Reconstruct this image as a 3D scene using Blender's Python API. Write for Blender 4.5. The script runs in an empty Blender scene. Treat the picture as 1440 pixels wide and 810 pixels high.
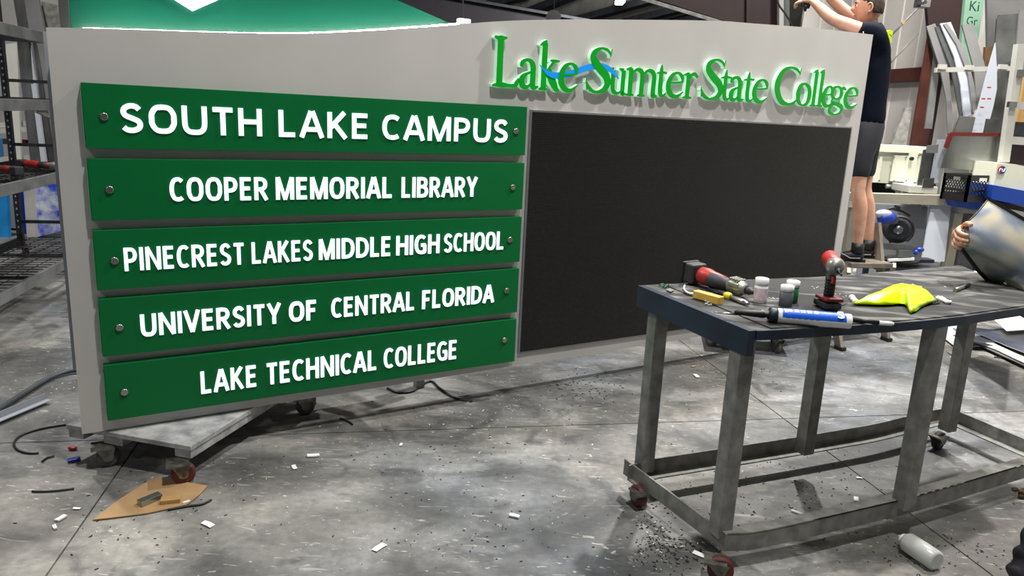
import bpy, bmesh, math, random
from mathutils import Vector as V, Matrix, Euler
random.seed(7)
SC = bpy.context.scene
COL = SC.collection
PI = math.pi

# ------------------------------------------------------------------ camera
F_PX, PITCH, ROLL, CAM_H = 1051.8, .2275, .0484, 1.6
cd = bpy.data.cameras.new('camera'); cam = bpy.data.objects.new('camera', cd); COL.objects.link(cam)
cd.sensor_width = 36; cd.lens = 36 * F_PX / 1440; cd.clip_start = .05; cd.clip_end = 200
_f = V((0, math.cos(PITCH), -math.sin(PITCH))); _r = V((1, 0, 0)); _u = _r.cross(_f)
CR = _r * math.cos(ROLL) + _u * math.sin(ROLL); CU = -_r * math.sin(ROLL) + _u * math.cos(ROLL); CF = _f
cam.matrix_world = Matrix(((CR.x, CU.x, -CF.x, 0), (CR.y, CU.y, -CF.y, 0), (CR.z, CU.z, -CF.z, CAM_H), (0, 0, 0, 1)))
SC.camera = cam

# ------------------------------------------------------------------ world, lamps, exposure
w = bpy.data.worlds.new('world'); SC.world = w; w.use_nodes = True
w.node_tree.nodes['Background'].inputs[0].default_value = (.80, .86, .95, 1)
w.node_tree.nodes['Background'].inputs[1].default_value = .085
SC.view_settings.view_transform = 'Standard'; SC.view_settings.look = 'None'
SC.view_settings.exposure = 0; SC.view_settings.gamma = 1
def area(name, loc, target, size, power, color=(1, .97, .925), size_y=None, spread=180):
    l = bpy.data.lights.new(name, 'AREA'); l.energy = power; l.color = color; l.spread = math.radians(spread)
    l.shape = 'RECTANGLE'; l.size = size; l.size_y = size_y or size
    o = bpy.data.objects.new(name, l); COL.objects.link(o); o.location = loc
    o.rotation_euler = (V(target) - V(loc)).to_track_quat('-Z', 'Y').to_euler()
area('high_bay_front', (.9, 1.3, 7.0), (.3, 3.8, 1.4), .28, 170, spread=120)
area('high_bay_over_sign', (3.6, 4.7, 6.8), (2.3, 4.9, .5), .22, 190, spread=110)
area('high_bay_behind_sign', (2.1, 6.9, 6.6), (1.9, 5.6, 0), .20, 250, spread=110)
area('high_bay_left', (-4.6, 5.6, 6.8), (-3.6, 5.8, 0), .30, 400, (1, .97, .93))
area('high_bay_behind_camera', (-2.5, -2.5, 6.0), (0, 3, 1.6), .5, 80)
area('high_bay_right_wall', (3.8, 6.9, 5.4), (5.0, 8.8, 1.0), .5, 250)
area('high_bay_far', (1.5, 12.5, 4.4), (1.5, 17, 4), .6, 260)

# ------------------------------------------------------------------ pixel helpers (1440 x 810 frame)
O = V((0, 0, CAM_H))
def ray(x, y): return CF + CR * ((x - 720) / F_PX) - CU * ((y - 405) / F_PX)
def atz(x, y, z):
    d = ray(x, y); return O + d * ((z - CAM_H) / d.z)
def atY(x, y, Y):
    d = ray(x, y); return O + d * (Y / d.y)
SY = .549
SO = V((-1.7162, 3, 0)); SU = V((math.cos(SY), math.sin(SY), 0)); SN = V((-math.sin(SY), math.cos(SY), 0))
def S(x, y, off=0.0):                       # pixel -> sign plane, local (u, n, z)
    d = ray(x, y); t = (SN.dot(SO) + off) / SN.dot(d); P = O + d * t - SO
    return V((P.dot(SU), off, P.z))

# ------------------------------------------------------------------ materials
def lin(c):
    return tuple((v / 255 / 12.92 if v / 255 <= .04045 else ((v / 255 + .055) / 1.055) ** 2.4) for v in c)
MATS = {}
def mat(name, rgb, rough=.6, metal=0.0, var=.12, scale=8.0, bump=.0, emit=0.0, spec=.5, trans=0.0, rgb2=None, alpha=1.0, stretch=(1,1,1), detail=6):
    if name in MATS: return MATS[name]
    m = bpy.data.materials.new(name); m.use_nodes = True; nt = m.node_tree; N = nt.nodes; K = nt.links
    b = N['Principled BSDF']; b.inputs['Roughness'].default_value = rough; b.inputs['Metallic'].default_value = metal
    b.inputs['Specular IOR Level'].default_value = spec
    c = lin(rgb); c2 = lin(rgb2) if rgb2 else tuple(max(0, v * (1 - var * 2)) for v in c)
    tc = N.new('ShaderNodeTexCoord'); mp = N.new('ShaderNodeMapping'); mp.inputs['Scale'].default_value = stretch
    nz = N.new('ShaderNodeTexNoise'); nz.inputs['Scale'].default_value = scale; nz.inputs['Detail'].default_value = detail
    K.new(tc.outputs['Object'], mp.inputs['Vector']); K.new(mp.outputs[0], nz.inputs['Vector'])
    rp = N.new('ShaderNodeValToRGB'); rp.color_ramp.elements[0].position = .35; rp.color_ramp.elements[1].position = .65
    rp.color_ramp.elements[0].color = (*c2, 1); rp.color_ramp.elements[1].color = (*c, 1)
    K.new(nz.outputs['Fac'], rp.inputs[0]); K.new(rp.outputs[0], b.inputs['Base Color'])
    if bump:
        bp = N.new('ShaderNodeBump'); bp.inputs['Strength'].default_value = bump; bp.inputs['Distance'].default_value = .01
        K.new(nz.outputs['Fac'], bp.inputs['Height']); K.new(bp.outputs[0], b.inputs['Normal'])
    if emit:
        b.inputs['Emission Color'].default_value = (*c, 1); b.inputs['Emission Strength'].default_value = emit
    if trans: b.inputs['Transmission Weight'].default_value = trans
    if alpha < 1: b.inputs['Alpha'].default_value = alpha
    MATS[name] = m; return m
M = {}
def D(k, *a, **kw): M[k] = mat(k, *a, **kw)
D('face', (192, 190, 187), .45, .2, .03, 3.0)
D('aluminium', (150, 152, 155), .35, .8, .08, 5)
D('cabinet_grey', (150, 154, 160), .5, .2, .05, 4)
D('green', (0, 98, 48), .42, 0, .03, 4, spec=.25)
D('green_edge', (90, 160, 110), .4, 0, .03, 4)
D('lit_white', (238, 241, 255), .4, 0, 0, 1, emit=.95)
D('logo_green', (0, 156, 34), .4, 0, .03, 6, spec=.2)
D('logo_return', (210, 248, 224), .4, 0, .0, 6, emit=.26)
D('logo_blue', (10, 150, 245), .35, 0, .02, 6)
D('board_green', (10, 90, 68), .35, 0, .05, 2)
D('tube_lit', (255, 255, 250), .5, 0, 0, 1, emit=40)
D('led_black', (15, 15, 15), .6, 0, .1, 30)
D('led_dot', (120, 117, 111), .35, 0, .2, 40)
D('bolt', (170, 170, 160), .25, .9, .1, 30)
D('plywood_grey', (176, 177, 176), .8, 0, .15, 12, bump=.3, rgb2=(122, 124, 126))
D('rubber', (40, 36, 34), .7, 0, .3, 20)
D('wheel_red', (98, 40, 36), .6, 0, .3, 22, rgb2=(58, 32, 30))
D('wheel_grey', (100, 98, 92), .6, .1, .3, 16, rgb2=(54, 52, 50))
D('caster_steel', (150, 148, 140), .4, .8, .2, 20, rgb2=(90, 88, 84))
D('steel', (142, 142, 137), .5, .3, .2, 18, bump=.15, rgb2=(112, 112, 107))
D('steel_dark', (52, 56, 62), .5, .4, .2, 10)
D('table_blue', (34, 48, 66), .45, .2, .15, 5, rgb2=(22, 32, 46))
D('table_top', (46, 46, 47), .7, 0, .2, 3.2, bump=.15, rgb2=(24, 25, 27), spec=.25)
D('rack_grey', (132, 134, 134), .5, .3, .2, 6, rgb2=(104, 106, 106))
D('cardboard', (166, 134, 94), .8, 0, .1, 9)
D('paper', (225, 226, 224), .7, 0, .05, 9)
D('black', (18, 18, 19), .5, 0, .2, 20)
D('black_cable', (24, 25, 28), .45, 0, .1, 20)
D('grey_cable', (70, 76, 82), .5, 0, .1, 20)
D('brown_steel', (96, 52, 42), .55, .1, .1, 4, rgb2=(76, 40, 33))
D('maroon', (46, 26, 26), .6, 0, .1, 4)
D('navy_steel', (30, 28, 36), .6, 0, .1, 4)
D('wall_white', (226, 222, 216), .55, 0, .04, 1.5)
D('wall_grey', (168, 166, 164), .6, 0, .1, 1.5)  # pale grey of the left wall itself
D('roof_white', (176, 174, 168), .6, 0, .15, 2.5, stretch=(3, .5, 1))
D('cream', (226, 228, 208), .45, 0, .03, 4)
D('offwhite', (182, 182, 176), .5, 0, .05, 4)
D('tan_beam', (170, 166, 150), .5, .3, .08, 6)
D('brushed', (170, 172, 170), .28, .9, .12, 3, stretch=(1, 1, .2), rgb2=(120, 122, 120))
D('brushed_dark', (118, 120, 120), .35, .8, .1, 3, rgb2=(80, 82, 82))
D('sheet_white', (168, 173, 182), .45, .1, .03, 3)
D('red', (168, 34, 30), .45, 0, .15, 20)
D('red_dark', (110, 26, 24), .5, 0, .2, 20)
D('tool_blue', (22, 52, 150), .4, 0, .1, 20)
D('machine_blue', (18, 66, 160), .45, 0, .06, 4)
D('bright_blue', (30, 140, 215), .45, 0, .1, 5)
D('blue_splash', (40, 70, 190), .55, 0, 0, 9, rgb2=(200, 205, 210))
D('wood', (176, 140, 84), .65, 0, .1, 12, stretch=(1, 6, 1))
D('yellow', (228, 190, 92), .5, 0, .08, 14, rgb2=(206, 160, 60))
D('yellow_handle', (214, 208, 30), .4, 0, .1, 20)
D('hivis', (206, 240, 0), .28, 0, .06, 14, rgb2=(180, 222, 0), bump=.4, emit=.0)
D('cap_white', (232, 232, 230), .4, 0, .02, 20)
D('label_pink', (196, 168, 178), .5, 0, 0, 60, rgb2=(222, 210, 214))
D('bottle_grey', (104, 108, 116), .4, 0, .1, 30)
D('bottle_green', (40, 110, 76), .4, 0, .1, 30)
D('label_blue', (18, 92, 214), .35, 0, .05, 20)
D('plastic_clear', (222, 224, 220), .3, 0, .02, 8, trans=.35)
D('skin', (205, 158, 132), .5, 0, .06, 12, rgb2=(188, 138, 114))
D('hair', (62, 44, 34), .8, 0, .3, 60, bump=.6)
D('shirt_navy', (9, 16, 32), .9, 0, .15, 6, bump=.4, spec=.15)
D('shorts', (28, 30, 38), .8, 0, .12, 6, bump=.4)
D('shoe', (22, 21, 24), .6, 0, .2, 20)
D('shoe_stripe', (160, 158, 155), .5)
D('fabric_dark', (44, 42, 50), .85, 0, .2, 12, bump=.5)
D('ladder_grey', (140, 130, 118), .55, .2, .15, 10, rgb2=(110, 102, 92))
D('insul_green', (112, 150, 128), .7, 0, .05, 6)
D('shavings', (24, 23, 22), .8)
D('flecks', (205, 204, 198), .8)
D('leaf', (84, 66, 36), .8, 0, .2, 30)
D('tool_grey', (150, 150, 140), .35, .5, .1, 30)
D('tool_rubber', (44, 45, 50), .6, 0, .1, 30)
D('sheet_grey', (116, 116, 116), .5, .3, .1, 3)
D('hi_text', (215, 245, 20), .5, emit=.0)
D('text_dark', (30, 50, 50), .6)
D('brown_board', (110, 84, 50), .7, 0, .2, 10)

def dusty(m):
    nt = m.node_tree; N = nt.nodes; K = nt.links; b = N['Principled BSDF']; src = b.inputs['Base Color'].links[0].from_socket
    gm = N.new('ShaderNodeNewGeometry'); mp = N.new('ShaderNodeMapping'); mp.inputs['Rotation'].default_value = (0, 0, .5); mp.inputs['Scale'].default_value = (1.2, 3.2, 1)
    nz = N.new('ShaderNodeTexNoise'); nz.inputs['Scale'].default_value = 2.6; nz.inputs['Detail'].default_value = 9; nz.inputs['Distortion'].default_value = 1.2
    K.new(gm.outputs['Position'], mp.inputs[0]); K.new(mp.outputs[0], nz.inputs['Vector'])
    rp = N.new('ShaderNodeValToRGB'); rp.color_ramp.elements[0].position = .50; rp.color_ramp.elements[0].color = (0, 0, 0, 1); rp.color_ramp.elements[1].position = .74; rp.color_ramp.elements[1].color = (.62, .62, .62, 1)
    K.new(nz.outputs['Fac'], rp.inputs[0]); x = N.new('ShaderNodeMix'); x.data_type = 'RGBA'
    K.new(rp.outputs[0], x.inputs['Factor']); K.new(src, x.inputs[6]); x.inputs[7].default_value = (*lin((150, 148, 144)), 1)
    K.new(x.outputs[2], b.inputs['Base Color'])
dusty(M['table_top'])
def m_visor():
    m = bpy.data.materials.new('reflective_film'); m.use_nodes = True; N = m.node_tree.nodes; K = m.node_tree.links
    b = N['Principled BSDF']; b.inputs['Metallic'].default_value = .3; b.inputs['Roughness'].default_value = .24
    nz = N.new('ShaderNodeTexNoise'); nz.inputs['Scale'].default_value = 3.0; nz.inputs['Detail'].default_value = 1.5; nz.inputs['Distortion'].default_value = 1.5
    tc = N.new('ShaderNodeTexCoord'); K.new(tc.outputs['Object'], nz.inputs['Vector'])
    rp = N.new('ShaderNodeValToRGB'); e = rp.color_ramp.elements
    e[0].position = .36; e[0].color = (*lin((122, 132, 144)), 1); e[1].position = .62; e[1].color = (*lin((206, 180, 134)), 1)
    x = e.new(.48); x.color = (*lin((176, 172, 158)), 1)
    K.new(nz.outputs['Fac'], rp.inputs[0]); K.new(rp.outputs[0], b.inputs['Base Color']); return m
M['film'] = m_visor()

def m_concrete():
    m = bpy.data.materials.new('concrete'); m.use_nodes = True; nt = m.node_tree; N = nt.nodes; K = nt.links
    b = N['Principled BSDF']
    tc = N.new('ShaderNodeTexCoord')
    def noise(s, d=8, dist=0, sc=(1, 1, 1), rot=0):
        mp = N.new('ShaderNodeMapping'); mp.inputs['Scale'].default_value = sc; mp.inputs['Rotation'].default_value = (0, 0, rot)
        n = N.new('ShaderNodeTexNoise'); n.inputs['Scale'].default_value = s; n.inputs['Detail'].default_value = d; n.inputs['Distortion'].default_value = dist
        K.new(tc.outputs['Object'], mp.inputs[0]); K.new(mp.outputs[0], n.inputs['Vector']); return n.outputs['Fac']
    def ramp(f, stops):
        r = N.new('ShaderNodeValToRGB'); e = r.color_ramp.elements
        e[0].position, e[0].color = stops[0][0], (*[stops[0][1]] * 3, 1); e[1].position, e[1].color = stops[-1][0], (*[stops[-1][1]] * 3, 1)
        for p, v in stops[1:-1]:
            q = e.new(p); q.color = (v, v, v, 1)
        K.new(f, r.inputs[0]); return r.outputs[0]
    def mix(a, bb, f, mode='MULTIPLY'):
        x = N.new('ShaderNodeMix'); x.data_type = 'RGBA'; x.blend_type = mode
        if isinstance(f, float): x.inputs['Factor'].default_value = f
        else: K.new(f, x.inputs['Factor'])
        if isinstance(a, tuple): x.inputs[6].default_value = (*a, 1)
        else: K.new(a, x.inputs[6])
        if isinstance(bb, tuple): x.inputs[7].default_value = (*bb, 1)
        else: K.new(bb, x.inputs[7])
        return x.outputs[2]
    base = mix(lin((146, 144, 138)), lin((112, 116, 121)), ramp(noise(.6, 4), [(.4, 0), (.6, 1)]), 'MIX')
    base = mix(base, ramp(noise(1.3, 10, .8), [(.36, .42), (.5, .8), (.64, 1.1)]), .9)
    base = mix(base, ramp(noise(2.6, 8, 1.5, (1, 2.2, 1), .6), [(.3, .62), (.45, .95), (.7, 1.0)]), .8)
    base = mix(base, ramp(noise(30, 6), [(.35, .8), (.65, 1.12)]), .8)
    base = mix(base, ramp(noise(160, 2), [(.28, .55), (.36, 1.0)]), .7)
    # pale scratches and splashes
    sp = ramp(noise(9, 12, 2.5, (1, 3, 1), 1.1), [(.655, 0), (.70, .8)])
    base = mix(base, lin((196, 194, 186)), sp, 'MIX')
    sp2 = ramp(noise(42, 3), [(.73, 0), (.76, .9)])
    base = mix(base, lin((205, 203, 196)), sp2, 'MIX')
    # grimy arcs
    dk = ramp(noise(.9, 6, 3.5, (1, 1.8, 1), 2.2), [(.54, 0), (.66, .7)])
    base = mix(base, lin((66, 68, 70)), dk, 'MIX')
    # broad grubby patches, dark rubbed areas and pale scuffs
    base = mix(base, ramp(noise(.75, 9, 2.2, (1, 1.3, 1), .9), [(.42, .58), (.5, .86), (.6, 1.12)]), .85)
    base = mix(base, lin((58, 60, 62)), ramp(noise(3.4, 10, 1.2, (1, 1, 1), 2.0), [(.58, 0), (.68, .6)]), 'MIX')
    base = mix(base, lin((176, 174, 166)), ramp(noise(2.2, 14, 4.5, (1, 5, 1), .35), [(.64, 0), (.70, .55)]), 'MIX')
    oi = N.new('ShaderNodeObjectInfo'); base = mix(base, ramp(oi.outputs['Random'], [(0, .86), (1, 1.06)]), 1.0)
    K.new(base, b.inputs['Base Color'])
    rr = ramp(noise(3, 5), [(.3, .42), (.7, .7)]); K.new(rr, b.inputs['Roughness'])
    bp = N.new('ShaderNodeBump'); bp.inputs['Strength'].default_value = .15; bp.inputs['Distance'].default_value = .004
    K.new(noise(60, 5), bp.inputs['Height']); K.new(bp.outputs[0], b.inputs['Normal'])
    return m
M['concrete'] = m_concrete()

# ------------------------------------------------------------------ geometry helpers
class G:
    def __init__(s): s.bm = bmesh.new(); s.mi = 0
    def _setmi(s, n0):
        s.bm.faces.ensure_lookup_table()
        for f in s.bm.faces[n0:]: f.material_index = s.mi
    def hexa(s, p):                        # 8 points: bottom 4, top 4
        n0 = len(s.bm.faces); v = [s.bm.verts.new(q) for q in p]
        for a in ((3, 2, 1, 0), (4, 5, 6, 7), (0, 1, 5, 4), (1, 2, 6, 5), (2, 3, 7, 6), (3, 0, 4, 7)): s.bm.faces.new([v[i] for i in a])
        s._setmi(n0); return s
    def box(s, c, d, R=None, bev=0):
        c = V(c); n0 = len(s.bm.faces)
        R = R or Matrix.Identity(3)
        if not isinstance(R, Matrix): R = Euler(R).to_matrix()
        x, y, z = d[0] / 2, d[1] / 2, d[2] / 2
        v = [s.bm.verts.new(c + R @ V(q)) for q in ((-x, -y, -z), (x, -y, -z), (x, y, -z), (-x, y, -z), (-x, -y, z), (x, -y, z), (x, y, z), (-x, y, z))]
        fs = [s.bm.faces.new([v[i] for i in a]) for a in ((3, 2, 1, 0), (4, 5, 6, 7), (0, 1, 5, 4), (1, 2, 6, 5), (2, 3, 7, 6), (3, 0, 4, 7))]
        if bev:
            es = list({e for f in fs for e in f.edges})
            bmesh.ops.bevel(s.bm, geom=es, offset=bev, segments=2, affect='EDGES', profile=.5)
        s._setmi(n0); return s
    def bar(s, a, b, w_, h, up=(0, 0, 1), bev=0):   # box between two points
        a, b = V(a), V(b); d = b - a; L = d.length; d.normalize(); up = V(up)
        sd = d.cross(up)
        if sd.length < 1e-4: sd = d.cross(V((1, 0, 0)))
        sd.normalize(); u = sd.cross(d)
        R = Matrix((d, sd, u)).transposed()
        return s.box((a + b) / 2, (L, w_, h), R, bev)
    def cyl(s, a, b, r0, r1=None, n=16, cap=True):
        r1 = r0 if r1 is None else r1
        return s.lathe([(0, r0), (1, r1)], a, V(b) - V(a), n, cap, True)
    def lathe(s, prof, a, axis, n=20, cap=True, rel=False):   # prof: (distance or fraction, radius)
        a = V(a); axis = V(axis); L = axis.length; d = axis.normalized()
        x = d.cross(V((0, 0, 1)));
        if x.length < 1e-3: x = V((1, 0, 0))
        x.normalize(); y = d.cross(x); n0 = len(s.bm.faces); rings = []
        for t, r in prof:
            c = a + d * (t * L if rel else t)
            rings.append([s.bm.verts.new(c + (x * math.cos(q) + y * math.sin(q)) * max(r, 1e-5)) for q in (2 * PI * i / n for i in range(n))])
        for A, B in zip(rings, rings[1:]):
            for i in range(n):
                f = s.bm.faces.new((A[i], B[i], B[(i + 1) % n], A[(i + 1) % n])); f.smooth = True
        if cap:
            s.bm.faces.new(rings[0]); s.bm.faces.new(rings[-1][::-1])
        s._setmi(n0); return s
    def tube(s, pts, r, n=8, taper=None):
        pts = [V(p) for p in pts]; n0 = len(s.bm.faces); rings = []; prev = None
        for i, p in enumerate(pts):
            d = (pts[min(i + 1, len(pts) - 1)] - pts[max(i - 1, 0)]).normalized()
            x = d.cross(V((0, 0, 1))) if prev is None else prev - d * prev.dot(d)
            if x.length < 1e-3: x = d.cross(V((0, 1, 0)))
            x.normalize(); prev = x; y = d.cross(x)
            rr = r if taper is None else taper[i]
            rings.append([s.bm.verts.new(p + (x * math.cos(q) + y * math.sin(q)) * rr) for q in (2 * PI * k / n for k in range(n))])
        for A, B in zip(rings, rings[1:]):
            for k in range(n):
                f = s.bm.faces.new((A[k], B[k], B[(k + 1) % n], A[(k + 1) % n])); f.smooth = True
        s.bm.faces.new(rings[0]); s.bm.faces.new(rings[-1][::-1]); s._setmi(n0); return s
    def prism(s, poly, vec):
        n0 = len(s.bm.faces); vec = V(vec); a = [s.bm.verts.new(V(p)) for p in poly]; b = [s.bm.verts.new(V(p) + vec) for p in poly]; n = len(poly)
        s.bm.faces.new(a); s.bm.faces.new(b[::-1])
        for i in range(n): s.bm.faces.new((a[i], b[i], b[(i + 1) % n], a[(i + 1) % n]))
        s._setmi(n0); return s
    def strip(s, A, B, vec):               # thick sheet between two point rows
        n0 = len(s.bm.faces); vec = V(vec); R = []
        for a, b in zip(A, B): R.append([s.bm.verts.new(V(q)) for q in (V(a), V(b), V(b) + vec, V(a) + vec)])
        for p, q in zip(R, R[1:]):
            for i in range(4): s.bm.faces.new((p[i], p[(i + 1) % 4], q[(i + 1) % 4], q[i]))
        s.bm.faces.new(R[0][::-1]); s.bm.faces.new(R[-1]); s._setmi(n0); return s
    def ball(s, c, r, R=None, n=16):
        n0 = len(s.bm.faces); r = r if isinstance(r, (tuple, list, V)) else (r, r, r)
        T = Matrix.Translation(V(c)) @ ((R or Matrix.Identity(3)).to_4x4()) @ Matrix.Diagonal((*r, 1))
        bmesh.ops.create_uvsphere(s.bm, u_segments=n, v_segments=max(6, n * 2 // 3), radius=1, matrix=T)
        s.bm.faces.ensure_lookup_table()
        for f in s.bm.faces[n0:]: f.smooth = True
        s._setmi(n0); return s

WM = {}
def wm(o): return WM.get(o.name, Matrix.Identity(4)) if o else Matrix.Identity(4)
def obj(name, g, m, parent=None, local=False, smooth=False, kind=None, label=None):
    bm = g.bm if isinstance(g, G) else None
    if bm is not None:
        bmesh.ops.recalc_face_normals(bm, faces=bm.faces)
        me = bpy.data.meshes.new(name)
        if not local: bmesh.ops.transform(bm, matrix=wm(parent).inverted(), verts=bm.verts)
        bm.to_mesh(me); bm.free()
    else:
        me = g
        if not local: me.transform(wm(parent).inverted())
    for q in (m if isinstance(m, (list, tuple)) else [m]): me.materials.append(M[q] if isinstance(q, str) else q)
    if smooth:
        for p in me.polygons: p.use_smooth = True
    o = bpy.data.objects.new(name, me); COL.objects.link(o)
    if parent: o.parent = parent; WM[o.name] = wm(parent)
    if kind: o['kind'] = kind
    if label: o['label'] = label
    return o
def tag(o, label, cat, group=None):
    o['label'] = label; o['category'] = cat
    if group: o['group'] = group
    return o
def thing(name, label, cat, loc=(0, 0, 0), rz=0, group=None):
    o = bpy.data.objects.new(name, None); COL.objects.link(o); o.location = loc; o.rotation_euler = (0, 0, rz); o.empty_display_size = .1
    WM[o.name] = Matrix.Translation(V(loc)) @ Matrix.Rotation(rz, 4, 'Z')
    return tag(o, label, cat, group)
def solo(name, g, m, label, cat, group=None, **kw): return tag(obj(name, g, m, **kw), label, cat, group)
def struct(name, g, m, parent=None): return obj(name, g, m, parent, kind='structure')
def cr(pts, n=6):                          # catmull-rom through tuples
    P = [tuple(p) for p in pts]; out = []
    Q = [P[0]] + P + [P[-1]]
    for i in range(1, len(Q) - 2):
        for k in range(n):
            t = k / n; out.append(tuple(.5 * ((2 * b) + (-a + c) * t + (2 * a - 5 * b + 4 * c - d) * t * t + (-a + 3 * b - 3 * c + d) * t ** 3) for a, b, c, d in zip(Q[i - 1], Q[i], Q[i + 1], Q[i + 2])))
    out.append(P[-1]); return out
def skin(name, verts, edges, radii, root=0, sub=2):
    me = bpy.data.meshes.new(name + '_cage'); me.from_pydata([tuple(v) for v in verts], edges, [])
    o = bpy.data.objects.new(name + '_cage', me); COL.objects.link(o)
    md = o.modifiers.new('s', 'SKIN'); sv = me.skin_vertices[0].data
    for i, r in enumerate(radii): sv[i].radius = r if isinstance(r, tuple) else (r, r); sv[i].use_root = (i == root)
    md.use_smooth_shade = True
    if sub: s_ = o.modifiers.new('d', 'SUBSURF'); s_.levels = sub; s_.render_levels = sub
    dg = bpy.context.evaluated_depsgraph_get(); dg.update()
    out = bpy.data.meshes.new_from_object(o.evaluated_get(dg))
    bpy.data.objects.remove(o); bpy.data.meshes.remove(me)
    for p in out.polygons: p.use_smooth = True
    return out
def text_meshes(word, bold, depth):
    """list of (mesh, x0, x1, y0, y1) for each letter of a word, built-in font"""
    res = []; x = 0
    c = bpy.data.curves.new('t', 'FONT'); o = bpy.data.objects.new('t', c); COL.objects.link(o)
    c.offset = bold; c.extrude = depth / 2; c.resolution_u = 3
    def width(s):
        c.offset = 0; c.body = s; bpy.context.view_layer.update(); v = o.dimensions.x; return v
    for i, ch in enumerate(word):
        adv = width('H' + word[:i] + 'H') - width('HH') if i else 0
        c.offset = bold; c.body = ch; dg = bpy.context.evaluated_depsgraph_get(); dg.update()
        me = bpy.data.meshes.new_from_object(o.evaluated_get(dg))
        for v in me.vertices: v.co.x += adv
        res.append(me)
    bpy.data.objects.remove(o); bpy.data.curves.remove(c)
    return res
def word(text, u0, u1, z0, z1, y, depth, m, parent, name='letter', bold=.035, slope=0, space=0, T=None):
    ms = text_meshes(text, bold, depth)
    for k, me in enumerate(ms):
        for v in me.vertices: v.co.x += space * k
    xs = [v.co.x for me in ms for v in me.vertices]; ys = [v.co.y for me in ms for v in me.vertices]
    a, b = min(xs), max(xs); c, d = min(ys), max(ys); out = []
    for me in ms:
        for v in me.vertices:
            px = u0 + (v.co.x - a) / (b - a) * (u1 - u0); pz = z0 + (v.co.y - c) / (d - c) * (z1 - z0) + slope * (px - u0)
            q = V((px, y - v.co.z, pz)); v.co = T(q) if T else q
        out.append(obj(name, me, m, parent, local=True))
    return out
def caster(parent, c, r=.045, wid=.03, yaw=0, wm_='wheel_grey', top=.12, plate=.09):
    """caster under point c=(x,y), wheel centre offset, built in world space as parts of parent"""
    cx, cy = c; d = V((math.cos(yaw), math.sin(yaw), 0)); s = V((-d.y, d.x, 0)); wc = V((cx, cy, r)) + d * .02
    g = G(); g.mi = 0
    g.lathe([(-wid / 2, r * .8), (-wid / 2 + .004, r), (wid / 2 - .004, r), (wid / 2, r * .8)], wc, s, 28)
    wheel = obj('caster_wheel', g, wm_, parent)
    h = G(); h.cyl(wc - s * (wid / 2 + .003), wc + s * (wid / 2 + .003), r * .45, n=18); h.cyl(wc - s * (wid / 2 + .012), wc + s * (wid / 2 + .012), .007, n=10)
    obj('wheel_hub', h, 'caster_steel', wheel)
    f = G()
    for sg in (-1, 1):
        o_ = wc + s * sg * (wid / 2 + .008)
        f.prism([o_ + d * a + V((0, 0, b)) for a, b in ((-.012, -.012), (.012, -.012), (.03, top - r - .012), (-.05, top - r - .012))], s * .004 * sg)
    f.box((cx, cy, top - .009), (plate, plate, .008), (0, 0, yaw)); f.cyl((cx, cy, top - .03), (cx, cy, top - .008), .022, n=14)
    obj('caster_fork', f, 'caster_steel', parent)
    return wheel
# ================================================================== SETTING
GA = math.radians(11.1)                    # the hall's grid turns 11 degrees
gx = V((math.cos(GA), math.sin(GA), 0)); gy = V((-math.sin(GA), math.cos(GA), 0))
X0 = V((1.57, 3.97, 0)); SL = 3.38
fl = struct('floor', G().box((1.5, 7, -.06), (44, 44, .06), (0, 0, GA)), 'black')
def slab_mesh():
    g = G(); g.box((0, 0, -.0175), (SL - .007, SL - .007, .035)); me = bpy.data.meshes.new('slab')
    g.bm.to_mesh(me); g.bm.free(); me.materials.append(M['concrete']); return me
def m_world_coords(m):                     # slabs share one mesh: drive the pattern by position in the world
    nt = m.node_tree
    gm = nt.nodes.new('ShaderNodeNewGeometry')
    for n in nt.nodes:
        if n.type == 'TEX_COORD':
            for l in list(n.outputs['Object'].links):
                ts = l.to_socket; nt.links.remove(l); nt.links.new(gm.outputs['Position'], ts)
m_world_coords(M['concrete'])
sm = slab_mesh()
for i in range(-4, 5):
    for j in range(-3, 6):
        o = bpy.data.objects.new('slab', sm); COL.objects.link(o); o.parent = fl
        o.location = X0 + gx * (i + .5) * SL + gy * (j + .5) * SL; o.rotation_euler = (0, 0, GA)
# right wall: runs away along gy through the brown column
WR = V((5.6, 9.0, 0))
def wr(t, off, z): return WR + gy * t - gx * off + V((0, 0, z))
wall = struct('wall_right', G().hexa([wr(-9, 0, 0), wr(4.6, 0, 0), wr(4.6, -.1, 0), wr(-9, -.1, 0), wr(-9, 0, 8), wr(4.6, 0, 8), wr(4.6, -.1, 8), wr(-9, -.1, 8)]), 'wall_white')
for k in range(-8, 11):
    t = k * .4
    obj('panel_rib', G().hexa([wr(t, 0, .02), wr(t + .07, 0, .02), wr(t + .055, .012, .02), wr(t + .015, .012, .02), wr(t, 0, 7.5), wr(t + .07, 0, 7.5), wr(t + .055, .012, 7.5), wr(t + .015, .012, 7.5)]), 'wall_white', wall)
def onwall(x, y, off=0):
    d = ray(x, y); n = gx; return O + d * ((n.dot(WR - gx * off) - n.dot(O)) / n.dot(d))
zg = onwall(1262, 106.5, .1).z
for n_, z in ((1, zg), (2, zg + 1.9)):
    struct('trim_%d' % n_, G().box(wr(1.0, .09, z), (.16, 7, .17), (0, 0, GA)), 'brown_steel')
wb = struct('wall_back', G().box(V((0, 26.5, 3)), (40, .2, 6.4), (0, 0, GA * .5)), 'navy_steel')
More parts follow.
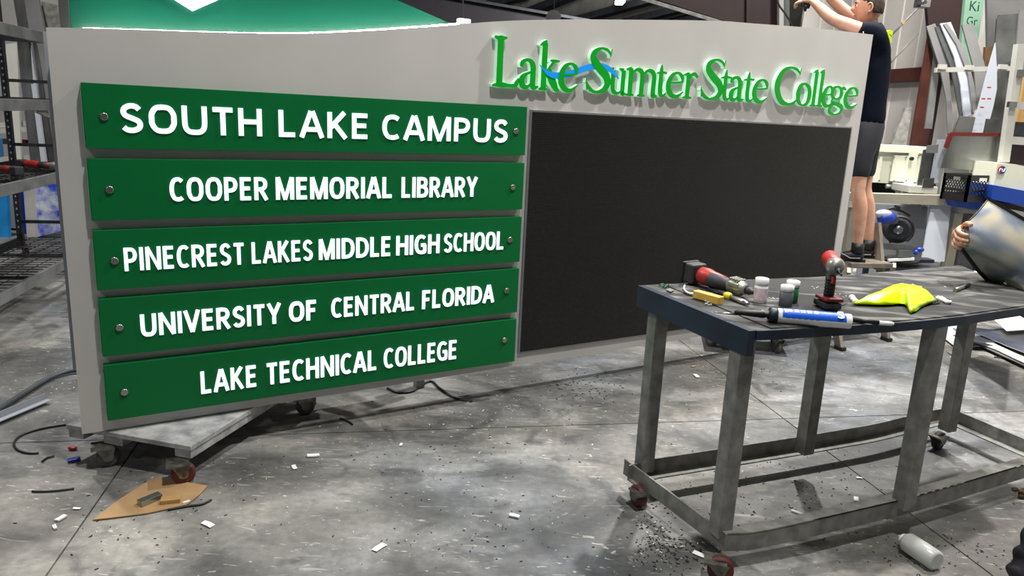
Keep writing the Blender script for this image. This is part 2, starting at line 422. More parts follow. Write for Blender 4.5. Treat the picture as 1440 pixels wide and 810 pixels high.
# sloping roof, its purlins
def roofz(y): return 8 - .2375 * (y - 4)
ceil_ = struct('ceiling', G().hexa([(-14, 3, roofz(3)), (14, 3, roofz(3)), (14, 26, roofz(26)), (-14, 26, roofz(26)), (-14, 3, roofz(3) + .1), (14, 3, roofz(3) + .1), (14, 26, roofz(26) + .1), (-14, 26, roofz(26) + .1)]), 'roof_white')
def onroof(x, y, drop=.08):
    d = ray(x, y); k = -.2375                # z = 8 + k*(Y-4) - drop
    t = (8 + k * (0 - 4) - drop - CAM_H) / (d.z - k * d.y); return O + d * t
for (x0, y0, x1, y1) in ((655, 16, 745, -8), (720, 27, 820, -12), (800, 32, 960, -12), (880, 32, 990, 4), (940, 34, 1060, 6)):
    a, b = onroof(x0, y0), onroof(x1, y1); obj('purlin', G().bar(a, b, .30, .16), 'steel_dark', ceil_)
# dark rafter at left, maroon haunched frame at right
ra = thing('rafter', 'dark navy steel rafter sloping down above the white tube end of the green board', 'beam', atY(700, 25, 15.5))
ra_l = [(520, -26), (640, -2), (762, 19), (905, 44), (905, 70), (520, 40)]
obj('web', G().prism([atY(x, y, 15.5) for x, y in ra_l], (0, .15, 0)), 'navy_steel', ra)
obj('flange', G().strip([atY(x, y, 15.35) for x, y in ra_l[:4]], [atY(x, y, 15.35) + V((0, .4, 0)) for x, y in ra_l[:4]], (0, 0, .05)), 'steel_dark', ra)
hf = thing('frame_haunch', 'dark maroon steel frame haunch rising behind the right half of the sign top', 'beam', atY(1060, 60, 11))
obj('web', G().prism([atY(x, y, 11) for x, y in ((880, -14), (1019, 29), (1040, 330), (1094, 330), (1095, -60), (880, -60))], (0, .12, 0)), 'maroon', hf)
obj('flange', G().strip([atY(880, -12, 10.9), atY(1019, 30, 10.9)], [atY(880, -12, 11.2), atY(1019, 30, 11.2)], (0, 0, -.05)), 'steel', hf)
obj('stiffener', G().bar(atY(1052, -40, 10.96), atY(1050, 330, 10.96), .05, .05, (0, 1, 0)), 'maroon', hf)
jamb = thing('door_jamb', 'pale upright door jamb beside the maroon frame, above the sign', 'frame', atY(1102, 330, 10.8))
obj('post', G().bar(atY(1099, 330, 10.8), atY(1099, -60, 10.8), .09, .09, (0, 1, 0)), 'offwhite', jamb)
obj('rail', G().bar(atY(1106, 330, 10.75), atY(1106, -60, 10.75), .06, .06, (0, 1, 0)), 'brushed', jamb)
solo('hanging_cable', G().tube([atY(x, y, 10.2) for x, y in cr([(1088, -10), (1096, 8), (1106, 22), (1114, 40), (1116, 90)])], .012), 'black_cable', 'thin dark cable hanging down in front of the pale door jamb', 'cable')
solo('hanging_wire', G().tube([atY(x, y, 12) for x, y in ((651, -12), (651.5, 60))], .012), 'grey_cable', 'thin upright wire hanging in front of the dark rafter', 'wire')
hb = thing('high_bay_lamp', 'small bright lamp under the roof, left of the maroon frame', 'lamp', onroof(872, 3, .3))
obj('lens', G().box(onroof(872, 3, .38), (.16, .5, .05)), 'tube_lit', hb); obj('housing', G().box(onroof(872, 3, .38) + V((0, 0, .07)), (.24, .6, .08)), 'steel_dark', hb)
obj('hanger', G().cyl(onroof(872, 3, .38) + V((0, 0, .1)), onroof(872, 3, .38) + V((0, 0, .42)), .015), 'steel_dark', hb)
dr = thing('cable_reel', 'small dark reel hanging from the roof just above the sign top', 'reel', atY(778, 24, 14))
obj('drum', G().cyl(atY(778, 25, 13.9), atY(779, 25, 14.1), .13), 'black', dr); obj('hook', G().cyl(atY(778, 24, 14), V((atY(778, 24, 14).x, 14, roofz(14) + .02)), .012), 'black', dr)

# ================================================================== THE SIGN  (local: u along, n away, z up)
sg = thing('monument_sign', 'long grey monument sign with green name panels and a black LED display', 'sign', SO, SY)
NF = .04
top = [S(x, y, NF) for x, y in ((64.6, 38.5), (150, 40), (300, 45), (410, 47), (500, 44), (610, 37), (700, 30), (780, 27.5), (850, 27.5), (1000, 29), (1060, 33), (1150, 40), (1228, 48.8))]
topc = cr([tuple(p) for p in top], 5)
UB0, UB1 = topc[0][0], topc[-1][0]
def zbot(u): return .170 + (u + .1) / 5 * .034
face = [(UB0, NF, zbot(UB0)), (UB1, NF, zbot(UB1))] + topc[::-1]
obj('face_panel', G().prism(face, (0, .03, 0)), 'face', sg, local=True)
def ztop(u):
    for a, b in zip(topc, topc[1:]):
        if a[0] <= u <= b[0]: return a[2] + (b[2] - a[2]) * (u - a[0]) / (b[0] - a[0])
    return topc[0][2] if u < UB0 else topc[-1][2]
us = [UB0 + .03 + (UB1 - UB0 - .06) * i / 30 for i in range(31)]
obj('cabinet_body', G().prism([(us[0], .0705, zbot(0) + .03), (us[-1], .0705, zbot(4.8) + .03)] + [(u, .0705, ztop(u) - .03) for u in us[::-1]], (0, .13, 0)), 'cabinet_grey', sg, local=True)
us = [UB0 - .012 + (UB1 - UB0 - .01) * i / 30 for i in range(31)]
obj('rear_panel', G().prism([(us[0], .201, .415), (us[-1], .201, .43)] + [(u, .201, ztop(u) - .005) for u in us[::-1]], (0, .03, 0)), 'cabinet_grey', sg, local=True)
for u in (.5, 2.4, 4.3): obj('lifting_eye', G().tube([(u + .02 * math.cos(a * PI / 6), .13, ztop(u) - .035 + .0 + .028 * math.sin(a * PI / 6)) for a in range(7)], .004, 6), 'bolt', sg, local=True)
obj('corner_pin', G().cyl((UB1 - .045, .09, ztop(4.8) - .04), (UB1 - .045, .09, ztop(4.8) + .022), .005, n=8), 'bolt', sg, local=True)

def ribbon(g, P, n0, n1, grow):
    L_, R_ = [], []
    for i, (x, z, w_) in enumerate(P):
        a = P[max(i - 1, 0)]; b = P[min(i + 1, len(P) - 1)]; dx, dz = b[0] - a[0], b[1] - a[1]; q = math.hypot(dx, dz) or 1; nx, nz = -dz / q, dx / q
        h = w_ / 2 + grow; L_.append((x + nx * h, z + nz * h)); R_.append((x - nx * h, z - nz * h))
    if grow:
        for E, s_ in ((0, -1), (-1, 1)):
            a = P[0] if E == 0 else P[-2]; b = P[1] if E == 0 else P[-1]; dx, dz = b[0] - a[0], b[1] - a[1]; q = math.hypot(dx, dz) or 1
            for X in (L_, R_): X[E] = (X[E][0] + s_ * dx / q * grow, X[E][1] + s_ * dz / q * grow)
    A = [(x, n0, z) for x, z in L_]; B = [(x, n0, z) for x, z in R_]
    g.strip(A, B, (0, n1 - n0, 0))
# ---- bold sans capitals drawn as strokes: (advance width, strokes in a 0..1 box, smooth flag per stroke)
SG = {
 'S': (.60, [([(.95, .86), (.75, .98), (.42, 1), (.12, .90), (.04, .74), (.16, .60), (.5, .50), (.86, .39), (.97, .24), (.86, .08), (.55, 0), (.22, .02), (.02, .12)], 1)]),
 'O': (.80, [([(.5, 1), (.2, .95), (.02, .72), (0, .5), (.02, .28), (.2, .05), (.5, 0), (.8, .05), (.98, .28), (1, .5), (.98, .72), (.8, .95), (.5, 1), (.35, .985)], 1)]),
 'U': (.74, [([(0, 1.08), (0, .4), (.06, .14), (.24, .01), (.5, -.01), (.76, .01), (.94, .14), (1, .4), (1, 1.08)], 2)]),
 'T': (.62, [([(-.12, 1), (1.12, 1)], 0), ([(.5, 1), (.5, -.12)], 0)]),
 'H': (.74, [([(0, -.12), (0, 1.12)], 0), ([(1, -.12), (1, 1.12)], 0), ([(0, .52), (1, .52)], 0)]),
 'L': (.52, [([(0, 1.12), (0, -.12)], 0), ([(0, 0), (1.12, 0)], 0)]),
 'A': (.80, [([(-.06, -.12), (.46, 1.1)], 0), ([(1.06, -.12), (.54, 1.1)], 0), ([(.18, .27), (.82, .27)], 0)]),
 'K': (.72, [([(0, -.12), (0, 1.12)], 0), ([(.05, .38), (.92, 1.12)], 0), ([(.28, .58), (1.0, -.12)], 0)]),
 'E': (.56, [([(0, 1.12), (0, -.12)], 0), ([(0, 0), (1.08, 0)], 0), ([(0, .52), (.98, .52)], 0), ([(0, 1), (1.08, 1)], 0)]),
 'C': (.66, [([(1.0, .90), (.76, .99), (.5, 1), (.22, .93), (.04, .72), (0, .5), (.04, .28), (.22, .07), (.5, 0), (.78, .01), (1.0, .08)], 1)]),
 'M': (.98, [([(0, -.12), (0, 1.12)], 0), ([(1, -.12), (1, 1.12)], 0), ([(.04, 1.1), (.5, -.1)], 0), ([(.96, 1.1), (.5, -.1)], 0)]),
 'P': (.64, [([(0, -.12), (0, 1.12)], 0), ([(0, 1), (.5, 1), (.84, .93), (.98, .72), (.84, .50), (.5, .42), (0, .42)], 2)]),
 'R': (.70, [([(0, -.12), (0, 1.12)], 0), ([(0, 1), (.48, 1), (.8, .93), (.92, .74), (.8, .55), (.48, .47), (0, .47)], 2), ([(.44, .47), (1.02, -.12)], 0)]),
 'I': (.0, [([(0, -.12), (0, 1.12)], 0)]),
 'B': (.70, [([(0, -.12), (0, 1.12)], 0), ([(0, 1), (.5, 1), (.82, .94), (.9, .77), (.8, .6), (.5, .54), (0, .54)], 2), ([(.4, .54), (.84, .47), (1, .27), (.86, .06), (.5, 0), (0, 0)], 2)]),
 'Y': (.72, [([(-.06, 1.12), (.5, .42)], 0), ([(1.06, 1.12), (.5, .42)], 0), ([(.5, .5), (.5, -.12)], 0)]),
 'N': (.80, [([(0, -.12), (0, 1.12)], 0), ([(1, -.12), (1, 1.12)], 0), ([(.02, 1.1), (.98, -.1)], 0)]),
 'D': (.76, [([(0, -.12), (0, 1.12)], 0), ([(0, 1), (.36, 1), (.76, .92), (.97, .68), (1, .5), (.97, .32), (.76, .08), (.36, 0), (0, 0)], 2)]),
 'G': (.76, [([(.95, .90), (.74, .99), (.5, 1), (.22, .93), (.04, .72), (0, .5), (.04, .28), (.22, .07), (.5, 0), (.78, .01), (.98, .07), (.98, .48)], 2), ([(.56, .46), (1.08, .46)], 0)]),
 'V': (.76, [([(-.06, 1.12), (.5, -.1)], 0), ([(1.06, 1.12), (.5, -.1)], 0)]),
 'F': (.52, [([(0, 1.12), (0, -.12)], 0), ([(0, .50), (.95, .50)], 0), ([(0, 1), (1.08, 1)], 0)]),
}
def sans_word(text, u0, u1, z0, z1, y, depth, m, parent, weight=.21, gap=.12):
    H = z1 - z0; t = weight; wid = [SG[c][0] for c in text]
    tot = sum(wid) + t * len(text) + gap * (len(text) - 1); k = (u1 - u0) / tot; x = 0
    th = t * min(k, H * 1.05); q = th / 2 / (H - th)
    for c, w_ in zip(text, wid):
        g = G(); ax = x * k + u0 + th / 2; bw = w_ * k + t * k - th; az = z0 + th / 2; bh = H - th
        for si, (st, sm_) in enumerate(SG[c][1]):
            lim = lambda v: v if abs(v - .5) < .56 else max(-q, min(1 + q, v + (.5 if v > .5 else -.5)))
            st = [(px, lim(py)) for px, py in st]
            pts = cr(st, 4) if sm_ and len(st) > 2 else st
            wk = .84 if (c in 'NM' and not (abs(st[0][0] - st[-1][0]) < .01)) else 1
            P = [(ax + px * bw, az + py * bh, th * wk) for px, py in pts]
            ribbon(g, P, y - depth / 2 - si * .00015, y + depth / 2, 0)
        obj('letter', g, m, parent, local=True)
        x += w_ + t + gap

PZ = [(1.6437, 1.3906), (1.3501, 1.1002), (1.0595, .8095), (.7704, .520), (.4798, .229)]
ROWS = [
 ([('SOUTH', 169, 368, 166), ('LAKE', 392, 518, 174), ('CAMPUS', 538, 714.5, 181)], (190, 145.5, 187), .045, 'panel with SOUTH LAKE CAMPUS in wide white letters'),
 ([('COOPER', 238.5, 377, 266), ('MEMORIAL', 388, 552, 264), ('LIBRARY', 565, 671, 263)], (256, 249.5, 283), .05, 'panel reading COOPER MEMORIAL LIBRARY'),
 ([('PINECREST', 174, 344, 360), ('LAKES', 354, 440, 354), ('MIDDLE', 448.5, 550, 348), ('HIGH', 557.5, 618, 345), ('SCHOOL', 624.5, 708.5, 342)], (182, 348.5, 381), .05, 'panel reading PINECREST LAKES MIDDLE HIGH SCHOOL'),
 ([('UNIVERSITY', 197, 395, 450), ('OF', 406.5, 446, 435), ('CENTRAL', 466, 583, 428), ('FLORIDA', 594, 694.5, 416)], (206, 442, 473), .05, 'panel reading UNIVERSITY OF CENTRAL FLORIDA'),
 ([('LAKE', 282, 361.5, 531), ('TECHNICAL', 374, 530, 514), ('COLLEGE', 540, 642.5, 497)], (291, 522, 553), .05, 'panel reading LAKE TECHNICAL COLLEGE')]
BL = [(146, 164), (154, 267), (161, 367), (168, 461), (175, 552)]
BR = [(726, 184.5), (721.5, 263.5), (717.4, 337.5), (713, 409), (709.7, 478.6)]
for k, ((zt, zb), (words, (rx, ry0, ry1), bold, lab)) in enumerate(zip(PZ, ROWS)):
    p = obj('name_panel', G().box((1.0265, .0195, (zt + zb) / 2), (2.053, .039, zt - zb), bev=.0012), 'green', sg, local=True, label='green ' + lab)
    zz0, zz1 = S(rx, ry1, -.004).z, S(rx, ry0, -.004).z
    for t, x0, x1, ym in words:
        sans_word(t, S(x0, ym, -.004).x, S(x1, ym, -.004).x, zz0, zz1, -.003, .006, 'lit_white', p, .195 if k == 0 else .265, .20 if k == 0 else .16)
    for b in (BL[k], BR[k]):
        q = S(*b, -.006)
        obj('bolt_cap', G().lathe([(0, .016), (.006, .016), (.009, .013)], (q.x, .0, q.z), (0, -1, 0), 20), 'bolt', p, local=True)
    e = G()
    e.box((.0015 - .004, .02, (zt + zb) / 2), (.003, .03, zt - zb - .06))
    obj('end_strip', e, 'green_edge', p, local=True)  # lighter green strip along the panel's left end
# ---- LED display
a = S(749.6, 157.6, .03); b = S(730.5, 494.4, .03); c = S(1197, 177, .03)
LU0, LU1, LZ1, LZ0 = (a.x + b.x) / 2, c.x, a.z, b.z
dsp = obj('led_display', G().box(((LU0 + LU1) / 2, .034, (LZ0 + LZ1) / 2), (LU1 - LU0, .012, LZ1 - LZ0)), 'led_black', sg, local=True, label='black LED display')
fr = G()
for (x, z, w_, h) in ((LU0 - .008, (LZ0 + LZ1) / 2, .012, LZ1 - LZ0 + .024), (LU1 + .008, (LZ0 + LZ1) / 2, .012, LZ1 - LZ0 + .024), ((LU0 + LU1) / 2, LZ1 + .006, LU1 - LU0, .01), ((LU0 + LU1) / 2, LZ0 - .006, LU1 - LU0, .01)):
    fr.box((x, .034, z), (w_, .014, h))
obj('display_frame', fr, 'aluminium', dsp, local=True)
NC, NR = 256, 128; pu = (LU1 - LU0) / NC; pz = (LZ1 - LZ0) / NR
vs, fs = [], []
for i in range(NC):
    for j in range(NR):
        x = LU0 + (i + .5) * pu; z = LZ0 + (j + .5) * pz; h = .0023; n0 = len(vs)
        vs += [(x - h, .0275, z - h), (x + h, .0275, z - h), (x + h, .0275, z + h), (x - h, .0275, z + h)]; fs.append((n0, n0 + 1, n0 + 2, n0 + 3))
me = bpy.data.meshes.new('led_pixels'); me.from_pydata(vs, [], fs)
obj('led_pixels', me, 'led_dot', dsp, local=True, kind='stuff')
g = G()
for j in range(NR + 1): g.box(((LU0 + LU1) / 2, .0255, LZ0 + j * pz), (LU1 - LU0, .005, .0022))
obj('louvre_slats', g, 'led_black', dsp, local=True, kind='stuff')

# ---- logo letters
GL = {  # strokes: list of (x, y, width) in the glyph's box; y=0 bottom of the box
 'L': [[(.24, .03, 1), (.24, .96, 1)], [(0, .985, .3), (.1, .97, .5), (.24, .955, .9), (.38, .97, .5), (.48, .985, .3)], [(-.02, .008, .3), (.1, .02, .5), (.3, .03, .8), (.6, .022, .55), (.86, .03, .6), (.93, .09, .7), (1, .19, .15)]],
 'a': [[(.06, .72, .5), (.1, .86, .7), (.3, .96, .55), (.52, .93, .75), (.66, .78, 1.05), (.68, .5, 1.05), (.68, .16, 1.05), (.76, .05, .85), (1, .1, .2)], [(.64, .58, .35), (.36, .5, .5), (.14, .36, 1.0), (.12, .17, 1.1), (.26, .05, .9), (.46, .08, .5), (.64, .22, .35)]],
 'k': [[(.28, .02, 1), (.28, .96, 1)], [(.06, .90, .15), (.2, .94, .6), (.36, 1.0, .35)], [(.08, .01, .3), (.28, .02, .6), (.48, .01, .3)], [(.34, .32, .35), (.6, .52, .5), (.74, .6, .4)], [(.54, .61, .3), (.74, .605, .5), (.96, .61, .25)], [(.44, .42, 1.2), (.66, .2, 1.35), (.86, .03, .9), (1, .01, .3)]],
 'e': [[(.14, .56, .35), (.5, .58, .4), (.88, .62, .4)], [(.92, .6, .3), (.86, .84, .8), (.6, .97, .45), (.3, .87, .75), (.12, .58, 1.1), (.14, .28, 1.2), (.38, .06, .95), (.68, .06, .6), (1, .24, .2)]],
 'S': [[(.93, .80, .1), (.97, .98, .15)], [(.95, .84, .25), (.82, .94, .45), (.55, .975, .4), (.3, .88, .85), (.27, .73, 1.2), (.5, .56, 1.35), (.8, .39, 1.35), (.88, .22, 1.15), (.72, .07, .75), (.42, .02, .45), (.18, .09, .6), (.03, .24, .2)], [(.08, .06, .25), (.03, .30, .1)]],
 'u': [[(0, .97, .2), (.16, .93, .7), (.25, .9, .9)], [(.25, .9, 1), (.25, .3, 1), (.34, .1, .9), (.56, .05, .5), (.78, .2, .3)], [(.54, .97, .2), (.7, .93, .7), (.79, .9, .9)], [(.79, .92, 1), (.79, .12, 1), (.84, .04, .8), (1, .05, .2)]],
 'm': [[(0, .92, .2), (.1, .94, .7), (.15, .92, .9)], [(.15, .97, 1), (.15, .03, 1)], [(.15, .75, .3), (.3, .93, .55), (.42, .92, .85), (.5, .75, 1), (.5, .03, 1)], [(.5, .75, .3), (.65, .93, .55), (.78, .92, .85), (.87, .75, 1), (.87, .1, 1), (.92, .03, .8), (1, .04, .2)], [(.03, .012, .3), (.15, .02, .6), (.27, .012, .3)], [(.39, .012, .3), (.5, .02, .6), (.61, .012, .3)]],
 't': [[(.42, 1.0, .1), (.42, .8, .8), (.42, .25, 1), (.52, .07, .9), (.75, .04, .5), (1, .14, .15)], [(.02, .72, .25), (.42, .755, .5), (.92, .75, .35)]],
 'r': [[(0, .9, .2), (.26, .94, .7), (.36, .92, .9)], [(.36, .98, 1), (.36, .03, 1)], [(.06, .012, .3), (.36, .02, .6), (.68, .012, .3)], [(.4, .72, .3), (.56, .92, .6), (.78, .97, .7), (1, .84, .5)]],
 'C': [[(.95, .80, .1), (.98, .99, .15)], [(.97, .84, .25), (.82, .94, .5), (.56, .98, .42), (.28, .88, .8), (.11, .6, 1.25), (.13, .35, 1.3), (.32, .1, 1.05), (.6, .025, .6), (.84, .08, .5), (1, .22, .2)]],
 'o': [[(.5, .98, .42), (.24, .88, .85), (.12, .55, 1.15), (.2, .2, 1.0), (.46, .02, .45), (.76, .12, .85), (.88, .45, 1.15), (.8, .8, 1.0), (.5, .98, .42)]],
 'l': [[(.5, .02, 1), (.5, .96, 1)], [(.1, .92, .15), (.35, .95, .6), (.62, 1.0, .35)], [(.1, .006, .3), (.5, .015, .6), (.9, .006, .3)]],
 'g': [[(.42, .985, .4), (.2, .93, .7), (.12, .78, 1.0), (.2, .61, .8), (.42, .555, .4), (.64, .61, .8), (.72, .78, 1.0), (.62, .93, .7), (.42, .985, .4)], [(.6, .92, .4), (.8, .95, .7), (1, .9, .35)], [(.26, .58, .3), (.16, .5, .45), (.22, .42, .8), (.55, .38, .9), (.82, .3, 1.0), (.86, .16, .8), (.66, .05, .5), (.4, .015, .45), (.16, .07, .8), (.08, .18, .85), (.22, .33, .5), (.36, .4, .35)]],
}
LB = [('L', 694.8, 730.6, 51.6, 121.7), ('a', 731.4, 758.5, 82.8, 124.7), ('k', 757, 789, 57.5, 126.6), ('e', 786.6, 813.3, 88, 128.6), ('S', 824.5, 860.2, 65.8, 130.9), ('u', 855.8, 882.4, 95, 132.8), ('m', 880, 925.5, 96, 135), ('t', 923, 938.5, 90.5, 136), ('e', 937.8, 962, 101, 136.9), ('r', 960.5, 980.5, 102.4, 138), ('S', 986.7, 1019.2, 82, 140.5), ('t', 1013.5, 1029.5, 97.6, 141.3), ('a', 1026.7, 1047, 107.6, 142.2), ('t', 1045.5, 1061.5, 101, 143.4), ('e', 1059, 1080.5, 111, 144.6), ('C', 1090, 1125, 93.2, 148), ('o', 1120, 1141.5, 116.5, 148.6), ('l', 1141.2, 1152.2, 97.6, 149.2), ('l', 1150, 1160.8, 97.8, 149.6), ('e', 1156.7, 1172.5, 120.6, 150.2), ('g', 1166.5, 1188.5, 121, 162), ('e', 1187.4, 1207, 122.3, 152.4)]
TW = .0345
for ch, x0, x1, y0, y1 in LB:
    A = S((x0 + x1) / 2, y1, .008); B = S((x0 + x1) / 2, y0, .008)
    u0 = S(x0, (y0 + y1) / 2, .008).x; u1 = S(x1, (y0 + y1) / 2, .008).x; z0, z1 = A.z, B.z
    body, facing = G(), G()
    tw = TW * (1 if ch in 'LSCk' else .86)
    for si, st in enumerate(GL[ch]):
        pts = cr(st, 5) if len(st) > 2 else st
        P = [(u0 + x * (u1 - u0), z0 + y * (z1 - z0), max(w_, .1) * tw) for x, y, w_ in pts]
        ribbon(body, P, .0125 + si * .0001, .0395, .0012); ribbon(facing, P, (.0112 if ch in 'ku' else .0080) + si * .0002, .0125, 0)
    lt = obj('logo_letter', body, 'logo_return', sg, local=True)
    obj('letter_face', facing, 'logo_green', lt, local=True)
# blue wave through the first two words
wt = [(758.5, 90), (765, 96), (775, 101), (786.6, 101.4), (802.4, 99), (818.2, 93.1), (832, 89.5), (843.9, 88.7), (853.8, 91.1), (863.6, 99), (871.2, 110.8)]
wb_ = [(758.5, 91), (763, 98), (770, 106), (778, 110), (788.6, 111), (802.4, 108), (816.3, 102.9), (830, 99), (845, 97), (858, 102), (870, 111.5)]
g = G(); A = [tuple(S(x, y, .0098)) for x, y in wt]; B = [tuple(S(x, y, .0098)) for x, y in wb_]
g.strip(cr(A, 4), cr(B, 4), (0, .0012, 0)); obj('logo_wave', g, 'logo_blue', sg, local=True, label='blue wave crossing the words Lake Sumter')

# ---- light tube on the sign's back edge, and the green board behind
tb = [(u, .215, ztop(u) + .006) for u in [.03 + 1.72 * i / 40 for i in range(41)]]
lt_ = thing('light_tube', 'glowing white light tube lying along the top left edge of the sign', 'lamp', SO, SY)
obj('glowing_tube', G().tube(tb, .007, 8), 'tube_lit', lt_, local=True)
obj('end_cap', G().box((1.77, .215, ztop(1.77) + .016), (.07, .035, .032), bev=.006), 'cap_white', lt_, local=True)
NB = .32
bd = thing('green_display_board', 'large green board with a white diamond logo standing behind the sign', 'board', SO, SY)
c0 = S(98, 20, NB).x; c1 = S(636, 34, NB); c2 = S(558, 0, NB); sl = (c2.z - c1.z) / (c2.x - c1.x)
uap = .75; zap = c1.z + sl * (uap - c1.x)
obj('board_panel', G().prism([(c0, NB, .45), (c1.x, NB, .45), tuple(c1), (uap, NB, zap), (c0, NB, zap)], (0, .05, 0)), 'board_green', bd, local=True)
obj('board_edge', G().box((c0 - .02, NB + .02, 1.6), (.035, .06, 2.3)), 'brushed', bd, local=True)
for u in (c0 + 1.0, c1.x - .12):
    obj('prop_leg', G().bar((u, NB + .06, 1.5), (u, NB + .75, .0), .05, .05), 'steel', bd, local=True)
    obj('prop_leg', G().bar((u, NB + .07, .45), (u, NB + .07, .0), .05, .05), 'steel', bd, local=True)
q = S(272, 15, NB - .03); h_ = .11
lg = obj('diamond_logo', G().prism([(q.x, NB - .03, q.z), (q.x + .13, NB - .03, q.z + .07), (q.x + .13, NB - .03, q.z + .30), (q.x - .13, NB - .03, q.z + .30), (q.x - .13, NB - .03, q.z + .07)], (0, .028, 0)), 'lit_white', bd, local=True, label='white diamond shaped logo')
obj('logo_mark', G().prism([(q.x - .01, NB - .034, q.z + .05), (q.x + .07, NB - .034, q.z + .1), (q.x + .05, NB - .034, q.z + .22), (q.x - .05, NB - .034, q.z + .2)], (0, .004, 0)), 'logo_blue', lg, local=True)

# ================================================================== DOLLIES
def dolly(label, C0, C1, L, ztop_, wheels, blocks=True):
    ex = (C1 - C0); W_ = ex.length; ex.normalize(); ey = V((-ex.y, ex.x, 0))
    t = thing('wooden_dolly', label, 'dolly', (C0.x, C0.y, 0))
    def P(a, b, z): q = C0 + ex * a + ey * b; return V((q.x, q.y, z))
    obj('deck_board', G().box(P(W_ / 2, L / 2, ztop_ - .011), (W_, L, .022), (0, 0, math.atan2(ex.y, ex.x)), .002), 'plywood_grey', t)
    for a in (.045, W_ - .045): obj('side_rail', G().box(P(a, L / 2, ztop_ - .0415), (.08, L - .01, .037), (0, 0, math.atan2(ex.y, ex.x)), .002), 'plywood_grey', t)
    for b in (.05, L - .05): obj('cross_block', G().box(P(W_ / 2 - .08, b, ztop_ - .0415), (.1, .09, .036), (0, 0, math.atan2(ex.y, ex.x)), .002), 'plywood_grey', t)
    for (cx, cy), yw, mt in wheels: caster(t, (cx, cy), .048, .034, yw, mt, ztop_ - .060)
    return t
C0 = atz(93, 597, .168); C1 = atz(268, 628, .168)
w1 = atz(253, 686, 0); w2 = atz(128, 663, 0); w3 = atz(430, 575, 0)
dolly('worn plywood dolly on casters under the left end of the sign', C0, C1, 1.0, .168, [((w1.x - .02, w1.y + .035), .44, 'wheel_red'), ((w2.x + .03, w2.y + .05), .5, 'wheel_grey'), ((w3.x, w3.y - .08), .5, 'wheel_grey')])
w4 = atz(1000, 490, 0); w5 = atz(1096, 499, 0)
D0 = w4 + V((-.05, -.03, 0)); D1 = w5 + V((.08, -.06, 0))
dolly('dark dolly on casters under the right half of the sign', D0, D1, .4, .186, [((w4.x + .03, w4.y + .05), 2.6, 'wheel_grey'), ((w5.x, w5.y + .03), 1.9, 'wheel_grey'), ((w5.x + .05, w5.y + .3), 1.2, 'wheel_grey')])

# ================================================================== WORK TABLE
ZT = .925
tt = thing('steel_work_table', 'long dark topped steel work table on red casters in the foreground', 'table', (.8, 2.5, 0))
def zT(x, y): return atz(x, y, ZT)
back = [zT(*p) for p in ((905.7, 401), (965, 398), (1042, 393.5), (1160, 389), (1225, 384), (1348, 373))]
front = [zT(*p) for p in ((1063.7, 465), (1110, 463), (1160, 460), (1280, 452.5), (1349, 445.5), (1476, 427))]
def resample(L, n):
    out = []
    d = [0]
    for a, b in zip(L, L[1:]): d.append(d[-1] + (b - a).length)
    for i in range(n):
        t = d[-1] * i / (n - 1); k = 0
        while k < len(d) - 2 and d[k + 1] < t: k += 1
        f = (t - d[k]) / (d[k + 1] - d[k]); out.append(L[k].lerp(L[k + 1], f))
    return out
A = resample(back, 14); B = resample(front, 14)
obj('table_top', G().strip(A, B, (0, 0, -.03)), 'table_top', tt)
bl, nl = back[0], front[0]; ed = (nl - bl).normalized(); ou = V((-ed.y, ed.x, 0)); ou = ou if ou.x < 0 else -ou
obj('end_skirt', G().box((bl + nl) / 2 + ou * .016 + V((0, 0, -.045)), (.03, (nl - bl).length, .092), Matrix((ou, ed, V((0, 0, 1)))).transposed(), .001), 'table_blue', tt)
fe = front; fo = [p + V((0, 0, -.0)) for p in fe]
off_ = (front[0] - back[0]).normalized() * .004
obj('front_edging', G().strip([p + off_ * .2 for p in resample(front, 14)], [p + off_ for p in resample(front, 14)], (0, 0, -.034)), 'table_blue', tt)
m0, m1 = atz(936, 402, ZT), atz(1084, 462.5, ZT)
obj('rubber_mat', G().strip([m0 + V((0, -.0, 0)), *[p + (q - p).normalized() * .03 for p, q in list(zip(A, B))[3:]]], [m1, *[q + (p - q).normalized() * .012 for p, q in list(zip(A, B))[3:]]], (0, 0, .004)), 'table_top', tt)
def leg(x, y, top_z=None, s=.062):
    p = atz(x, y, .15); a = math.atan2(ed.y, ed.x)
    if x == 1011: p += V((.012, .022, 0))
    return obj('leg', G().box((p.x, p.y, (.12 + ZT - .032) / 2), (s, s, ZT - .032 - .12), (0, 0, a), .003), 'steel', tt)
for q in ((1011, 745), (906, 652), (1132, 628), (1271, 704), (1333, 597), (1492, 668)): leg(*q)
RZ = .152
r0, r1 = atz(880, 646, RZ), atz(1021, 750, RZ)
obj('end_rail', G().box((r0 + r1) / 2 + V((0, 0, -.035)), (.008, (r1 - r0).length + .01, .072), Matrix((V((-(r1 - r0).y, (r1 - r0).x, 0)).normalized(), (r1 - r0).normalized(), V((0, 0, 1)))).transposed(), .001), 'steel', tt)
def channel(pts, inward, name='long_rail'):
    g = G(); P = resample(pts, 22); i_ = V(inward).normalized()
    g.strip(P, [p + i_ * .006 for p in P], (0, 0, -.07)); g.strip([p for p in P], [p + i_ * .055 for p in P], (0, 0, -.006)); return obj(name, g, 'steel', tt)
fl_ = [atz(x, y, RZ) for x, y in ((1021, 751), (1062, 746), (1140, 733), (1275, 702), (1360, 678), (1440, 654), (1500, 638))]
fl_[1] = fl_[1] + V((.0, .0, -.012))
channel(fl_, (r0 - r1))
bk = [atz(x, y, RZ) for x, y in ((885, 655), (917, 646), (1121, 615), (1230, 597), (1303, 579), (1335, 573))]
g = G(); P = resample(bk, 16); i_ = (r1 - r0).normalized()
